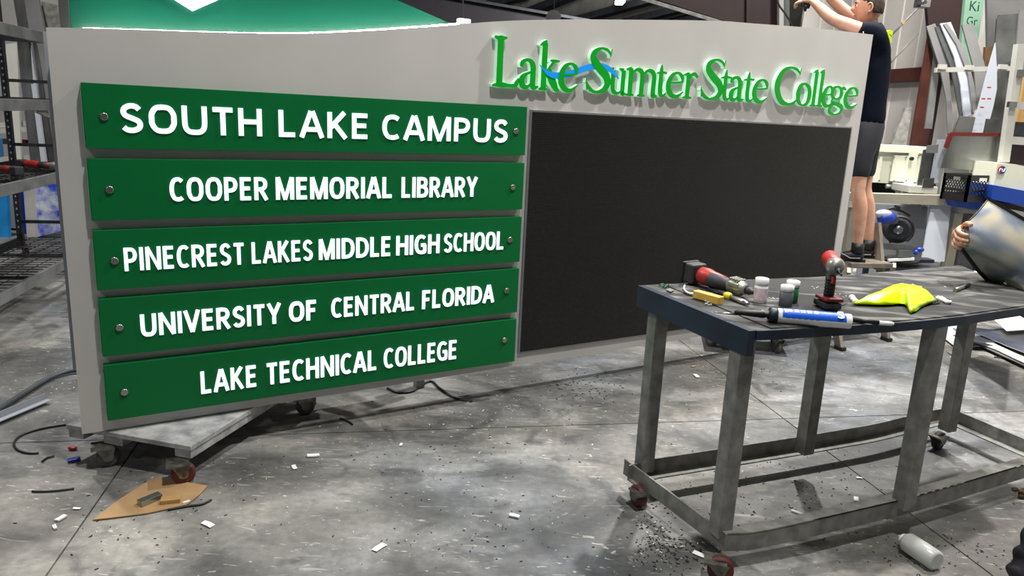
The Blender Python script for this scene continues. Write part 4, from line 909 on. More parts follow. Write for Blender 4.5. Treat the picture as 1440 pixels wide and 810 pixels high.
# press
pr = thing('press_machine', 'cream and blue press machine with a round red and blue emblem', 'machine', (atY(1430, 300, 6.9).x, 7.0, 0))
e = [(1403, 229), (1428, 231), (1450, 236), (1450, 272), (1397, 262)]
g = G(); pq(g, e, 6.85, .5); obj('hood', g, 'cream', pr)
g = G(); pq(g, [(1396, 260), (1450, 270), (1450, 292), (1394, 280)], 6.82, .5); obj('blue_band', g, 'machine_blue', pr)
g = G(); pq(g, [(1394, 281), (1450, 293), (1450, 300), (1392, 287)], 6.9, .4); obj('gap_shade', g, 'black', pr)  # solid black block in place of the shade below the blue band
g = G(); pq(g, [(1341, 280), (1390, 283), (1388, 296), (1345, 291)], 6.95, .35); obj('blue_foot', g, 'machine_blue', pr)
g = G(); pq(g, [(1390, 288), (1450, 300), (1450, 316), (1388, 300)], 6.86, .4); obj('lower_cover', g, 'offwhite', pr)
g = G(); rb(g, 1398, 300, 1460, 440, 6.9, .45); obj('pedestal', g, 'machine_blue', pr)
q = atY(1409, 239, 6.83)
em = obj('emblem', G().prism([q + V((.036 * math.cos(a * PI / 8 + 1.4), 0, .036 * math.sin(a * PI / 8 + 1.4))) for a in range(9)], (0, .004, 0)), 'red', pr, label='round emblem, red left half and blue right half')
obj('emblem_half', G().prism([q + V((.036 * math.cos(a * PI / 8 - 1.74), 0, .036 * math.sin(a * PI / 8 - 1.74))) for a in range(9)], (0, .004, 0)), 'machine_blue', em)
g = G()
for pts in ([(1404.5, 242.5), (1407, 237), (1409, 237.5)], [(1409.5, 238), (1409, 241.5), (1411.5, 241.5), (1413.5, 237)]): g.tube([atY(x, y, 6.825) for x, y in pts], .004, 6)
obj('emblem_letters', g, 'cap_white', em)
# right rack posts
rr = thing('pale_rack', 'pale metal rack frame at the right edge above the press', 'rack', (atY(1430, 260, 6.6).x, 6.9, 0))
q = atY(1413, 228, 7.12)
obj('upright', G().bar(atY(1411, 228, 7.1), atY(1434, 62, 7.1), .07, .07, (0, 1, 0)), 'offwhite', rr)
obj('shelf_bar', G().bar(atY(1418, 197, 7.1), atY(1460, 200, 7.1), .05, .07), 'offwhite', rr); obj('shelf_bar', G().bar(atY(1424, 148, 7.1), atY(1460, 150, 7.1), .05, .07), 'offwhite', rr)
obj('clamp', G().box(atY(1423, 147, 7.05), (.07, .04, .05)), 'brushed', rr); obj('clamp', G().box(atY(1436, 103, 7.05), (.06, .04, .06)), 'brushed', rr)
obj('lower_leg', G().box((q.x, 7.45, .8), (.06, .06, 1.6)), 'offwhite', rr)
g = G(); rb(g, 1430, 108, 1462, 172, 7.6, .04); solo('yellow_board', g, 'wood', 'yellow wooden board behind the pale rack at the right edge', 'board')
g = G(); rb(g, 1420, 172, 1462, 196, 7.3, .3); solo('dark_box', g, 'steel_dark', 'dark box on the pale rack at the right edge', 'box')
g = G(); rb(g, 1417, 204, 1462, 232, 7.4, .3); solo('dark_red_box', g, 'maroon', 'dark box with a red stripe under the pale rack shelf', 'box')
# mitre saw on stand
YS = 6.7
ms_ = thing('mitre_saw', 'black and blue mitre saw with a round blade guard behind the man', 'saw', (atY(1270, 372, YS).x, YS, 0))
c = atY(1263, 323, YS - .05)
obj('blade_guard', G().lathe([(0, .02), (.01, .125), (.05, .125), (.06, .1)], c, V((.35, .93, .05)), 32), 'tool_rubber', ms_)
obj('blade_hub', G().lathe([(-.03, .012), (-.02, .035), (-.002, .05)], c, V((.35, .93, .05)), 20), 'brushed_dark', ms_)
bl_ = G(); bl_.lathe([(-.006, .085), (-.003, .085)], c, V((.35, .93, .05)), 32); obj('blade', bl_, 'steel_dark', ms_)
obj('guard_rim', G().tube([c + V((.93, -.35, 0)).normalized() * (.118 * math.cos(a)) + V((0, 0, .118 * math.sin(a))) + V((-.01, -.03, 0)) for a in [(-.9 + i * .12) for i in range(26)]], .012, 8), 'black', ms_)
obj('motor', G().lathe([(0, .03), (.01, .05), (.1, .055), (.14, .04)], atY(1236, 307, YS - .1), V((1, .1, .06)), 20), 'tool_blue', ms_)
obj('motor_cover', G().ball(atY(1243, 301, YS - .1), (.075, .04, .04)), 'sheet_white', ms_)
obj('gear_case', G().hexa([atY(x, y, YS - .12 + dz) for dz in (0, .06) for x, y in ((1246, 316), (1262, 314), (1266, 304), (1248, 308))]), 'brushed', ms_)
obj('handle', G().tube([atY(x, y, YS - .05) for x, y in cr([(1245, 300), (1252, 293), (1268, 296), (1280, 303)], 4)], .014), 'black', ms_)
obj('trigger_box', G().box(atY(1261, 293, YS - .05), (.045, .04, .05), (0, .3, 0), .006), 'black', ms_)
obj('pivot_arm', G().bar(atY(1256, 340, YS), atY(1240, 310, YS + .05), .05, .06), 'brushed_dark', ms_)
obj('fence', G().bar(atY(1240, 346, YS - .1), atY(1288, 350, YS - .1), .02, .05).bar(atY(1262, 356, YS - .14), atY(1281, 357, YS - .14), .05, .06), 'brushed', ms_)
obj('saw_table', G().lathe([(0, .14), (.03, .145)], atY(1268, 367, YS), V((0, 0, 1)), 28), 'brushed_dark', ms_)
obj('extension_wing', G().bar(atY(1236, 365, YS), atY(1309, 366, YS), .12, .03), 'steel_dark', ms_)
obj('white_clamp', G().bar(atY(1249, 366, YS - .16), atY(1285, 364, YS - .16), .025, .022), 'cap_white', ms_)
obj('locking_knob', G().ball(atY(1294, 351, YS - .12), (.035, .025, .022)), 'tool_blue', ms_)
obj('locking_knob', G().ball(atY(1288, 355, YS - .14), (.02, .02, .025)), 'tool_blue', ms_)
zs = atY(1270, 371, YS).z
bn = thing('saw_stand', 'dark stand carrying the mitre saw', 'stand', (atY(1270, 372, YS).x, YS, 0))
obj('stand_top', G().box((atY(1274, 372, YS).x, YS + .05, zs - .03), (.62, .4, .04)), 'steel_dark', bn)
for sx in (-.26, .26):
    for sy in (-.12, .2): obj('leg', G().box((atY(1274, 372, YS).x + sx, YS + sy, (zs - .05) / 2), (.04, .04, zs - .05)), 'steel_dark', bn)
# sheets on the floor behind the table
FS = [([(1296, 460), (1342, 455), (1372, 470), (1348, 492), (1330, 478)], .012, 'sheet_white', 'white sheet, leftmost of the sheets on the floor'),
      ([(1340, 462), (1450, 492), (1450, 520), (1368, 482)], .02, 'sheet_grey', 'grey sheet with curled edge in the pile behind the table'),
      ([(1372, 468), (1450, 462), (1450, 500), (1418, 488)], .05, 'brushed', 'shiny sheet in the pile at right'),
      ([(1395, 448), (1455, 442), (1455, 463), (1416, 466)], .09, 'paper', 'speckled white sheet on top of the pile at right'),
      ([(1366, 480), (1385, 478), (1450, 508), (1450, 516), (1400, 492)], .03, 'paper', 'long white strip in front of the pile of sheets'),
      ([(1356, 486), (1384, 484), (1392, 487), (1358, 489)], .01, 'label_pink', 'pale pink sheet edge below the pile'),
      ([(1340, 472), (1376, 474), (1400, 482), (1372, 482)], .06, 'brushed_dark', 'dark grey sheet at the left of the pile')]
FS.append(([(1176, 380), (1222, 376), (1228, 388), (1180, 392)], .01, 'paper', 'white sheet on the floor behind the step stool'))
for k, (p, z, m_, lab) in enumerate(FS):
    solo('floor_sheet', G().prism([atz(x, y, z + .001 * k) for x, y in p], (0, 0, .006)), m_, lab, 'metal sheet', 'sheets piled on the floor')
pl = G(); p = atz(1420, 478, 0); pl.box((p.x + .12, p.y + .1, .004), (.9, .3, .006), (0, 0, -.3)); solo('floor_liner', pl, 'steel_dark', 'dark sheet under the pile of sheets on the floor', 'sheet')
g = G(); pp_ = [atY(x, y, 5.6) for x, y in ((1337, 386), (1372, 383), (1404, 400), (1400, 414), (1388, 405))]
wbn = thing('side_bench', 'low bench with a white sheet behind the far right corner of the table', 'bench', (pp_[2].x, 5.6, 0))
zb_ = .62
PB = [atz(x, y, zb_) for x, y in ((1337, 386), (1366, 380), (1450, 398), (1450, 440), (1388, 405))]
obj('bench_top', G().prism(PB, (0, 0, -.03)), 'paper', wbn)
obj('bench_edge', G().prism([p + V((0, 0, -.032)) for p in PB], (0, 0, -.02)), 'black', wbn)
cb = sum(PB, V()) / 5
q = atz(1346, 500, 0); obj('pedestal', G().box((q.x, q.y, (zb_ - .052) / 2), (.05, .05, zb_ - .052)), 'steel', wbn); obj('foot_plate', G().box((q.x, q.y, .006), (.10, .10, .012)), 'steel', wbn)
g = G(); q = atz(1400, 403, zb_ + .0); g.box(q + V((.03, 0, .04)), (.22, .15, .08), (0, 0, -.3), .01); solo('blue_box', g, 'bright_blue', 'blue box on the side bench under the film panel', 'box')
# ================================================================== THINGS ON THE WORK TABLE
ZM = ZT + .004
def tp(x, y, h=0): return atz(x, y, ZM + h)
# right-angle die grinder lying on its side
a, b = tp(978, 384, .05), tp(1050, 408, .035); d = (b - a).normalized(); L = (b - a).length; sd = d.cross(V((0, 0, 1))).normalized()
t = thing('power_ratchet', 'red and black cordless tool with grey head lying at the left table end', 'tool', (a.x, a.y, ZM))
obj('battery', G().box(a + d * -.005 + V((0, 0, .0)), (.055, .085, .085), Matrix((d, sd, sd.cross(d))).transposed(), .008), 'tool_rubber', t)
obj('battery_plate', G().box(a + d * -.034 + V((0, 0, .0)), (.014, .094, .092), Matrix((d, sd, sd.cross(d))).transposed(), .004), 'black', t)
obj('motor_body', G().lathe([(.02, .024), (.035, .036), (.07, .038), (.10, .032), (L * .62, .026)], a, d, 20), 'red', t)
obj('grip', G().lathe([(.085, .030), (.10, .0345), (.15, .031), (L * .68, .027), (L * .7, .022)], a - V((0, 0, .004)) + sd * .004, d, 20), 'tool_rubber', t)
obj('gear_head', G().lathe([(L * .68, .028), (L * .74, .033), (L * .92, .031), (L * .95, .022), (L * 1.0, .020)], a, d, 20), 'tool_grey', t)
g = G()
for k in range(4): g.box(a + d * (L * .74 + .013 * k) + V((0, 0, .031)), (.008, .046, .010), Matrix((d, sd, sd.cross(d))).transposed(), .002)
g.box(a + d * (L * .83) - sd * -.026 + V((0, 0, .012)), (.05, .018, .018), Matrix((d, sd, sd.cross(d))).transposed(), .004)
obj('clamp_bolts', g, 'tool_grey', t)
obj('nose', G().lathe([(L * 1.0, .015), (L * 1.06, .016), (L * 1.10, .010), (L * 1.18, .006)], a, d, 16), 'tool_rubber', t)
# wood block
a, b = tp(978, 413, .014), tp(1014, 423, .014)
solo('wood_block', G().bar(a, b, .034, .03, bev=.002), 'yellow', 'small yellow wood block on the table next to the tool', 'block')
solo('curved_clip', G().tube([tp(x, y, .006) for x, y in cr([(963, 401), (962, 406), (966, 411), (973, 413), (979, 411)], 5)], .004, 6), 'cap_white', 'curved white clip at the left end of the wood block', 'clip')
solo('black_pen', G().cyl(tp(993, 405, .006), tp(1018, 415, .006), .006), 'black', 'slim black pen between the wood block and the tool', 'pen')
t = thing('screwdriver', 'screwdriver with yellow collar behind the blue sealant tube', 'tool', tuple(tp(1030, 420)))
a, b = tp(1018, 414, .012), tp(1062, 431, .010); d = (b - a).normalized()
obj('collar', G().lathe([(0, .008), (.01, .014), (.028, .016), (.04, .01)], a + d * .004, d, 14), 'yellow_handle', t); obj('shaft', G().lathe([(.035, .008), (.08, .010), (.11, .011), (.15, .006)], a, d, 12), 'brushed', t)
obj('handle', G().lathe([(-.03, .005), (-.005, .008), (.01, .008)], a, d, 12), 'black', t)
# small bottles
def bottle(x, y, h, r, m_, lab, lm=None):
    p = tp(x, y); t = thing('small_bottle', lab, 'bottle', tuple(p), 0, 'small capped bottles on the table')
    obj('body', G().lathe([(0, r * .92), (.003, r), (h * .68, r), (h * .74, r * .85)], p, (0, 0, 1), 22), m_, t)
    if lm: obj('label_wrap', G().lathe([(h * .12, r + .0005), (h * .6, r + .0005)], p, (0, 0, 1), 22, False), lm, t)
    obj('cap', G().lathe([(h * .72, r * .96), (h * .74, r * 1.02), (h * .98, r * 1.02), (h, r * .9)], p, (0, 0, 1), 22), 'cap_white', t)
bottle(1068, 425, .098, .0255, 'cap_white', 'tall white capped bottle with a pink label behind the blue tube', 'label_pink')
bottle(1104, 430, .082, .025, 'bottle_grey', 'grey bottle with a white cap in front of the green bottle')
bottle(1112, 425, .088, .025, 'bottle_green', 'green bottle with a white cap just behind the grey bottle')
# sealant tube
a, b = tp(1086, 443, .026), tp(1196, 452, .026); d = (b - a).normalized(); L = (b - a).length
t = thing('sealant_tube', 'blue and white sealant tube lying at the front table edge', 'tube', tuple(V((a.x, a.y, ZM))))
obj('tube_body', G().lathe([(.012, .026), (L - .004, .026), (L, .025)], a, d, 28), 'cap_white', t)
# white print: small stripes and letters on the camera side
to = (O - (a + b) / 2); to = (to - d * to.dot(d)).normalized(); up_ = to.cross(d).normalized() if to.cross(d).z > 0 else d.cross(to).normalized()
nrm = (to * .35 + up_ * .94).normalized(); ut = nrm.cross(d); ut = ut if ut.z > 0 else -ut
nf = (nrm + to * .55).normalized(); ut = nf.cross(d).normalized(); ut = ut if ut.dot(up_) > 0 else -ut
g = G(); arc = [(-1.0 + 2.4 * i / 14) for i in range(15)]; rr_ = .0266
for f0, f1 in ((.03, L - .02),):
    g.strip([a + d * f0 + (nf * math.cos(q) + ut * math.sin(q)) * rr_ for q in arc], [a + d * f1 + (nf * math.cos(q) + ut * math.sin(q)) * rr_ for q in arc], (0, 0, .0004))
lab = obj('blue_label', g, 'label_blue', t)
g = G()
for k in range(6): g.bar(a + d * (.012 + .02 * k) - ut * .0225 + nf * .0135 + d * .03, a + d * (.024 + .02 * k) - ut * .0225 + nf * .0135 + d * .03, .0012, .0012)
obj('lower_print', g, 'steel_dark', t, kind='stuff')
g = G()
for k in range(5):
    for j in range(3): g.box(a + d * (.055 + .022 * k) + nf * .0268 + ut * (.007 - .005 * j), (.015, .0022, .0012), Matrix((d, ut, nf)).transposed())
obj('fine_print', g, 'cap_white', lab, kind='stuff')
def tube_text(s_, off, w_, h):
    P = a + d * off + nf * .0272 - ut * h / 2; ms = text_meshes(s_, .03, .01)
    xs = [v.co.x for m in ms for v in m.vertices]; x0_, x1_ = min(xs), max(xs)
    for m in ms:
        for v in m.vertices: v.co = P + d * ((v.co.x - x0_) / (x1_ - x0_) * w_) + ut * (v.co.y / .7 * h) + nf * (v.co.z * .05)
        obj('print_letter', m, 'cap_white', lab)
tube_text('W', .036, .014, .018); tube_text('S', L - .05, .022, .032)
obj('blue_collar', G().lathe([(-.012, .024), (-.008, .0275), (.014, .0275), (.016, .026)], a, d, 28), 'table_blue', t)
obj('nozzle', G().lathe([(-.13, .004), (-.12, .010), (-.07, .012), (-.03, .014), (-.02, .010), (-.01, .02)], a, d, 16), 'black', t)
obj('nozzle_tip', G().lathe([(-.2, .002), (-.12, .0045)], a - V((0, 0, .008)), d, 10), 'brushed', t)
t = thing('marker_pen', 'black marker with a white end at the front table edge, right of the tube', 'pen', tuple(tp(1225, 452)))
a, b = tp(1198, 449, .008), tp(1236, 454, .008); c = tp(1257, 455.5, .008)
obj('barrel', G().cyl(a, b, .0085), 'black', t); obj('cap', G().lathe([(0, .0085), ((c - b).length * .85, .008), ((c - b).length, .004)], b, c - b, 14), 'cap_white', t)
# upright impact driver
p = tp(1164, 434); zt = atY(1172, 372, p.y).z
t = thing('impact_driver', 'red and black impact driver standing upright on its battery', 'tool', tuple(p))
q = V((p.x, p.y, zt)); hd = V((-.10, -.97, -.22)).normalized()
obj('battery', G().box(p + V((0, .01, .017)), (.066, .10, .026), (0, 0, .1), .006), 'tool_rubber', t)
obj('battery_foot', G().box(p + V((0, .0, .042)), (.074, .085, .014), (0, 0, .1), .004), 'red_dark', t)
obj('handle', G().tube([p + V((0, .01, .045)), p + V((.002, .012, .09)), p.lerp(q, .78) + V((.002, .02, 0))], .019, 16), 'tool_rubber', t)
g = G()
for k in range(6): g.lathe([(0, .0205), (.003, .0205)], p + V((.001, .011, .058 + .011 * k)), (0, 0, 1), 16)
obj('grip_ribs', g, 'black', t)
obj('trigger', G().box(p.lerp(q, .70) + hd * .02, (.012, .016, .03), (0, 0, .25), .003), 'red', t)
obj('motor_housing', G().lathe([(-.07, .02), (-.06, .030), (.0, .033), (.03, .032)], q - hd * .01, hd, 24), 'red', t)
obj('nose_cone', G().lathe([(.02, .0345), (.036, .0345), (.050, .026), (.058, .014)], q - hd * .01, hd, 24), 'tool_grey', t)
obj('chuck', G().lathe([(.055, .011), (.075, .010), (.078, .004), (.11, .0035)], q - hd * .01, hd, 14), 'steel_dark', t)
obj('steel_angle', G().box(tp(1181, 424, .012), (.05, .004, .024), (0, 0, .9)).box(tp(1183, 427, .002), (.05, .03, .003), (0, 0, .9)), 'brushed', None)
tag(bpy.data.objects['steel_angle'], 'small steel angle bracket standing right of the impact driver', 'bracket')
g = G()
for k, (x, y) in enumerate(((1200, 421), (1203, 424), (1198, 418))): g.ball(tp(x, y, .010), (.014, .009, .011), n=8)
solo('foam_scrap', g, 'cap_white', 'white crumpled scrap at the left tip of the yellow-green bag', 'scrap')
# hi-vis bag: puffed sheet
OUT = [(1197, 430), (1222, 421), (1238, 412), (1263, 405), (1290, 408), (1302, 410), (1317, 425), (1300, 432), (1284, 442), (1278, 441), (1271, 431), (1240, 432)]
P = [tp(x, y) for x, y in OUT]; c = sum(P, V()) / len(P); bm = bmesh.new(); rings = []
random.seed(5)
NR_ = 7
for k in range(NR_):
    f = 1 - k / NR_; row = []
    for i, q in enumerate(cr([tuple(v) for v in P + [P[0]]], 3)[:-1]):
        q = V(q); h = .052 * (1 - f ** 2.6) + (.004 if k == 0 else 0) + (random.uniform(-.0035, .0035) if k else random.uniform(0, .004)); row.append(bm.verts.new(c.lerp(q, f) + V((0, 0, h + .003))))
    rings.append(row)
ctr = bm.verts.new(c + V((0, 0, .054))); n = len(rings[0])
for A_, B_ in zip(rings, rings[1:]):
    for i in range(n): bm.faces.new((A_[i], A_[(i + 1) % n], B_[(i + 1) % n], B_[i]))
for i in range(n): bm.faces.new((rings[-1][i], rings[-1][(i + 1) % n], ctr))
bm.faces.new([v for v in rings[0]][::-1])
for f in bm.faces: f.smooth = True
g = G(); g.bm.free(); g.bm = bm
solo('safety_bag', g, 'hivis', 'bright yellow-green plastic bag lying on the table', 'bag')
t = thing('grey_marker', 'grey marker with a black cap near the far right of the table', 'pen', tuple(tp(1350, 405)))
a, b, c = tp(1343, 408, .008), tp(1354, 404, .008), tp(1362, 400.5, .008)
obj('barrel', G().cyl(a, b, .009), 'tool_grey', t); obj('cap', G().cyl(b, c, .0098), 'black', t)
solo('white_rag', G().tube([tp(x, y, .008) for x, y in cr([(1316, 419), (1322, 420), (1327, 422), (1333, 425), (1337, 424)], 4)], .011, 7, [.006, .008, .012, .009, .012, .013, .010, .011, .012, .010, .008, .01, .009, .008, .007, .006, .005][:17]), 'cap_white', 'white twisted rag right of the yellow-green bag', 'rag')
solo('looped_wire', G().tube([tp(x, y, .005) for x, y in cr([(1303, 425), (1314, 427), (1321, 425), (1318, 422)], 4)], .003), 'black', 'small black cord loop at the right end of the bag', 'cord')
g = G(); random.seed(9)
for x, y, n in ((1286, 403, 9), (1085, 420, 6), (1110, 414, 5), (1150, 405, 4), (1176, 416, 5), (1320, 397, 2), (1040, 404, 3), (995, 428, 6), (1075, 440, 10)):
    for _ in range(n):
        q = tp(x + random.gauss(0, 8), y + random.gauss(0, 3), .002); g.box(q, (.009 * random.uniform(.5, 1.4), .004, .004), (0, 0, random.uniform(0, 3)))
solo('table_crumbs', g, 'flecks', 'white crumbs and screws scattered on the table top', 'debris', kind='stuff')
solo('green_ties', G().tube([tp(x, y, .004) for x, y in ((927, 401), (932, 399), (938, 402), (934, 404))], .003, 6).tube([tp(x, y, .004) for x, y in ((931, 403), (937, 399), (940, 401))], .003, 6), 'bottle_green', 'green plastic ties at the far left corner of the table', 'ties')
solo('plastic_wrap', G().prism([tp(x, y, .0) for x, y in ((936, 408), (942, 406), (948, 409), (943, 411))], (0, 0, .003)), 'sheet_grey', 'small clear plastic bit near the left table edge', 'scrap')

# ================================================================== LADDER AND MAN
DY = .12
FZ = atY(1200, 366, 5.72 + DY).z
ld = thing('step_ladder', 'worn grey fibreglass step stool the man stands on', 'ladder', (2.75, 5.7, 0))
rR = atz(1246, 479, 0); rL = atz(1181, 492, 0)
tR = atY(1233, 314, 6.0); tL = V((rL.x + (tR.x - rR.x), rL.y + (tR.y - rR.y), FZ))
obj('side_rail', G().bar(rR, tR, .028, .07), 'ladder_grey', ld)
obj('side_rail', G().bar(rL, tL, .028, .07), 'ladder_grey', ld)
pa = atY(1184, 368, 5.72 + DY); pb = atY(1242, 366, 5.78 + DY)
obj('top_step', G().bar(V((pa.x, pa.y, FZ - .02)), V((pb.x, pb.y, FZ - .02)), .26, .04, bev=.006), 'ladder_grey', ld)
lo = .3; q0 = rL.lerp(tL, lo / FZ); q1 = V((rR.x, rR.y, 0)).lerp(tR, lo / tR.z); obj('lower_step', G().bar(q0, q1, .1, .03), 'ladder_grey', ld)
for q in (rL, rR):
    e_ = q + V((.20, .62, 0)); obj('rear_rail', G().bar(e_, V((q.x, q.y, 0)) + V((.06, .18, FZ - .03)), .025, .05), 'ladder_grey', ld)
for q in (rL, rR): obj('rubber_foot', G().box(q + V((0, 0, .015)), (.045, .08, .03), (0, 0, .4), .004), 'rubber', ld)

FV = V((-.906, .423, 0)).normalized(); LV = V((-.423, -.906, 0)).normalized()
mn = thing('person', 'man in a navy shirt and grey shorts on the step stool, arms raised', 'person', (2.72, 5.75, FZ))
def J(x, y, Y): return atY(x, y, Y + DY)
hipN, hipF = J(1214, 205, 5.72), J(1220, 203, 5.88)
knN, knF = J(1206, 268, 5.68), J(1215, 266, 5.88)
anN, anF = J(1207, 342, 5.66), J(1222, 340, 5.86)
pel, wai, che, nkb = J(1220, 186, 5.80), J(1221, 155, 5.80), J(1226, 92, 5.80), J(1229, 48, 5.80)
shN, shF = J(1220, 46, 5.62), J(1222, 40, 5.98)
elN, elF = J(1170, 27, 5.74), J(1186, 14, 6.02)
wrN, wrF = J(1141, 0, 5.90), J(1156, -14, 6.05)
neck = J(1226, 36, 5.79); hdc = J(1221, 12, 5.78)
vs = [pel, wai, che, nkb, neck, hdc, shN, elN, wrN, shF, elF, wrF, hipN, knN, anN, hipF, knF, anF,
      shN.lerp(elN, .5), elN.lerp(wrN, .35), shF.lerp(elF, .5), elF.lerp(wrF, .35), knN.lerp(anN, .32) - FV * .02, knF.lerp(anF, .32) - FV * .02, hipN.lerp(knN, .5), hipF.lerp(knF, .5),
      anN + V((0, 0, -.05)), anF + V((0, 0, -.05))]
es = [(0, 1), (1, 2), (2, 3), (3, 4), (4, 5), (3, 6), (6, 18), (18, 7), (7, 19), (19, 8), (3, 9), (9, 20), (20, 10), (10, 21), (21, 11), (0, 12), (12, 24), (24, 13), (13, 22), (22, 14), (14, 26), (0, 15), (15, 25), (25, 16), (16, 23), (23, 17), (17, 27)]
rd_ = [.09, .09, .11, .07, .055, .05, .055, .046, .026, .055, .046, .026, .07, .056, .036, .07, .056, .036, .052, .046, .052, .046, .060, .060, .070, .070, .036, .036]
obj('body', skin('body', vs, es, rd_), 'skin', mn)
# head
def head_mesh(c, fwd, sc=1.0):
    bm = bmesh.new(); bmesh.ops.create_uvsphere(bm, u_segments=40, v_segments=28, radius=1)
    up = V((0, 0, 1)); side = up.cross(fwd)
    for v in bm.verts:
        x, y, z = v.co                                # x forward, y side
        X, Y_, Z = x * .098, y * .076, z * .122
        if z < 0: X *= 1 - .18 * (-z) ** 1.5 if x < 0 else 1 - .05 * -z; Y_ *= 1 - .28 * (-z) ** 1.4
        if x > 0: Y_ *= 1 - .10 * x
        if x > .5:                                    # features
            w_ = (x - .5) / .5
            X += .026 * math.exp(-((z + .12) / .17) ** 2 - (y / .13) ** 2) * w_          # nose
            X += .012 * math.exp(-((z - .05) / .14) ** 2 - (y / .10) ** 2) * w_
            X -= .010 * math.exp(-((z - .10) / .10) ** 2 - ((abs(y) - .34) / .14) ** 2)   # eye sockets
            X += .008 * math.exp(-((z - .28) / .10) ** 2) * w_                             # brow
            X += .008 * math.exp(-((z + .42) / .07) ** 2 - (y / .25) ** 2) * w_           # lips
            X -= .006 * math.exp(-((z + .55) / .06) ** 2) * w_
            X += .012 * math.exp(-((z + .78) / .14) ** 2 - (y / .4) ** 2) * w_            # chin
        v.co = c + (fwd * X + side * Y_ + up * Z) * sc
    me = bpy.data.meshes.new('head'); bm.to_mesh(me); bm.free()
    for p in me.polygons: p.use_smooth = True
    return me
hc = J(1222, 11, 5.78)
hf_ = (FV + V((0, 0, .03))).normalized(); hf_ = V((hf_.x, hf_.y, 0)).normalized(); hs = V((0, 0, 1)).cross(hf_)
hd_ = obj('head', head_mesh(hc, hf_), 'skin', mn)
for s_ in (1, -1):
    ec = hc + hs * .073 * s_ + V((0, 0, -.006)) - hf_ * .008
    g = G(); g.tube([ec + hf_ * (.017 * math.cos(a)) + V((0, 0, .030 * math.sin(a))) + hs * s_ * .006 for a in [(.6 + i * .42) for i in range(12)]], .006, 8); g.ball(ec, (.012, .008, .022), Matrix((hf_, hs, V((0, 0, 1)))).transposed(), 10)
    obj('ear', g, 'skin', hd_)
    g = G(); g.ball(hc + hf_ * .080 + hs * .030 * s_ + V((0, 0, .011)), .0105, n=12); obj('eye', g, 'cap_white', hd_)
    g = G(); g.ball(hc + hf_ * .0895 + hs * .031 * s_ + V((0, 0, .011)), .0045, n=10); obj('iris', g, 'black', hd_)
    g = G(); g.tube([hc + hf_ * x_ + hs * s_ * y_ + V((0, 0, .034)) for x_, y_ in ((.099, .012), (.096, .028), (.086, .045))], .004, 6); obj('eyebrow', g, 'hair', hd_)
g = G(); g.tube([hc + hf_ * x_ + hs * y_ + V((0, 0, -.052)) for x_, y_ in ((.090, -.022), (.098, 0), (.090, .022))], .004, 6); obj('mouth', g, 'label_pink', hd_)
bm = bmesh.new(); bmesh.ops.create_uvsphere(bm, u_segments=40, v_segments=28, radius=1)
dele = []
for v in bm.verts:
    x, y, z = v.co
    line = .42 if x > .55 else (.05 if x > -.05 else -.42)
    line = .42 * max(0, min(1, (x - .0) / .6)) + (-.45) * max(0, min(1, (-x) / .35)) + .02
    if z < line: dele.append(v)
    k = 1.07 + .03 * math.sin(x * 23 + y * 17) * math.sin(z * 19 + y * 11) + (.05 if z > .75 else 0)
    v.co = hc + (hf_ * x * .098 + hs * y * .078 + V((0, 0, 1)) * z * .126) * k
bmesh.ops.delete(bm, geom=dele, context='VERTS'); g = G(); g.bm.free(); g.bm = bm
bmesh.ops.solidify(bm, geom=bm.faces[:], thickness=.006)
for f in bm.faces: f.smooth = True
obj('hair', g, 'hair', mn)
# clothes
sv = [pel + V((0, 0, .0)), wai, wai.lerp(che, .5), che, nkb, neck + V((0, 0, -.035)), shN, shN.lerp(elN, .32), shF, shF.lerp(elF, .32)]
obj('shirt', skin('shirt', sv, [(0, 1), (1, 2), (2, 3), (3, 4), (4, 5), (4, 6), (6, 7), (4, 8), (8, 9)], [.142, .128, .138, .150, .120, .066, .078, .072, .078, .072]), 'shirt_navy', mn)
hv = [pel + V((0, 0, .16)), pel + V((0, 0, .03)), hipN, hipN.lerp(knN, .5), hipN.lerp(knN, .78), hipF, hipF.lerp(knF, .5), hipF.lerp(knF, .78)]
obj('shorts', skin('shorts', hv, [(0, 1), (1, 2), (2, 3), (3, 4), (1, 5), (5, 6), (6, 7)], [.125, .135, .098, .084, .080, .098, .084, .080]), 'shorts', mn)
for an, kn in ((anN, knN), (anF, knF)):
    s0 = an + V((0, 0, 0)); zf = FZ + .002
    hl = V((an.x, an.y, zf + .05)) - FV * .035; 
    hl -= FV * .02; pts = [hl - FV * .015, hl + FV * .05, hl + FV * .11 - V((0, 0, .012)), hl + FV * .165 - V((0, 0, .022)), hl + FV * .195 - V((0, 0, .026))]
    me = skin('shoe', pts + [V((an.x, an.y, zf + .10))], [(0, 1), (1, 2), (2, 3), (3, 4), (1, 5)], [(.045, .05), .05, (.046, .042), (.044, .032), (.03, .022), .045])
    for v in me.vertices: v.co.z = max(v.co.z, zf)
    sh = obj('shoe', me, 'shoe', mn)
    obj('sock', G().tube([V((an.x, an.y, zf + .07)), V((an.x, an.y, zf + .145))], .047, 16), 'black', mn)
    obj('sole', G().tube([pts[0] * 1 + V((0, 0, zf + .012 - pts[0].z)), pts[1] + V((0, 0, zf + .012 - pts[1].z)), pts[3] + V((0, 0, zf + .012 - pts[3].z)), pts[4] + V((0, 0, zf + .014 - pts[4].z))], .02, 8, [.012, .012, .012, .01]), 'shoe', sh)
    q = V((an.x, an.y, zf)) + LV * .047; obj('stripe', G().tube([q - FV * .03 + V((0, 0, .035)), q + FV * .04 + V((0, 0, .028)), q + FV * .11 + V((0, 0, .06))], .004, 6), 'shoe_stripe', sh)
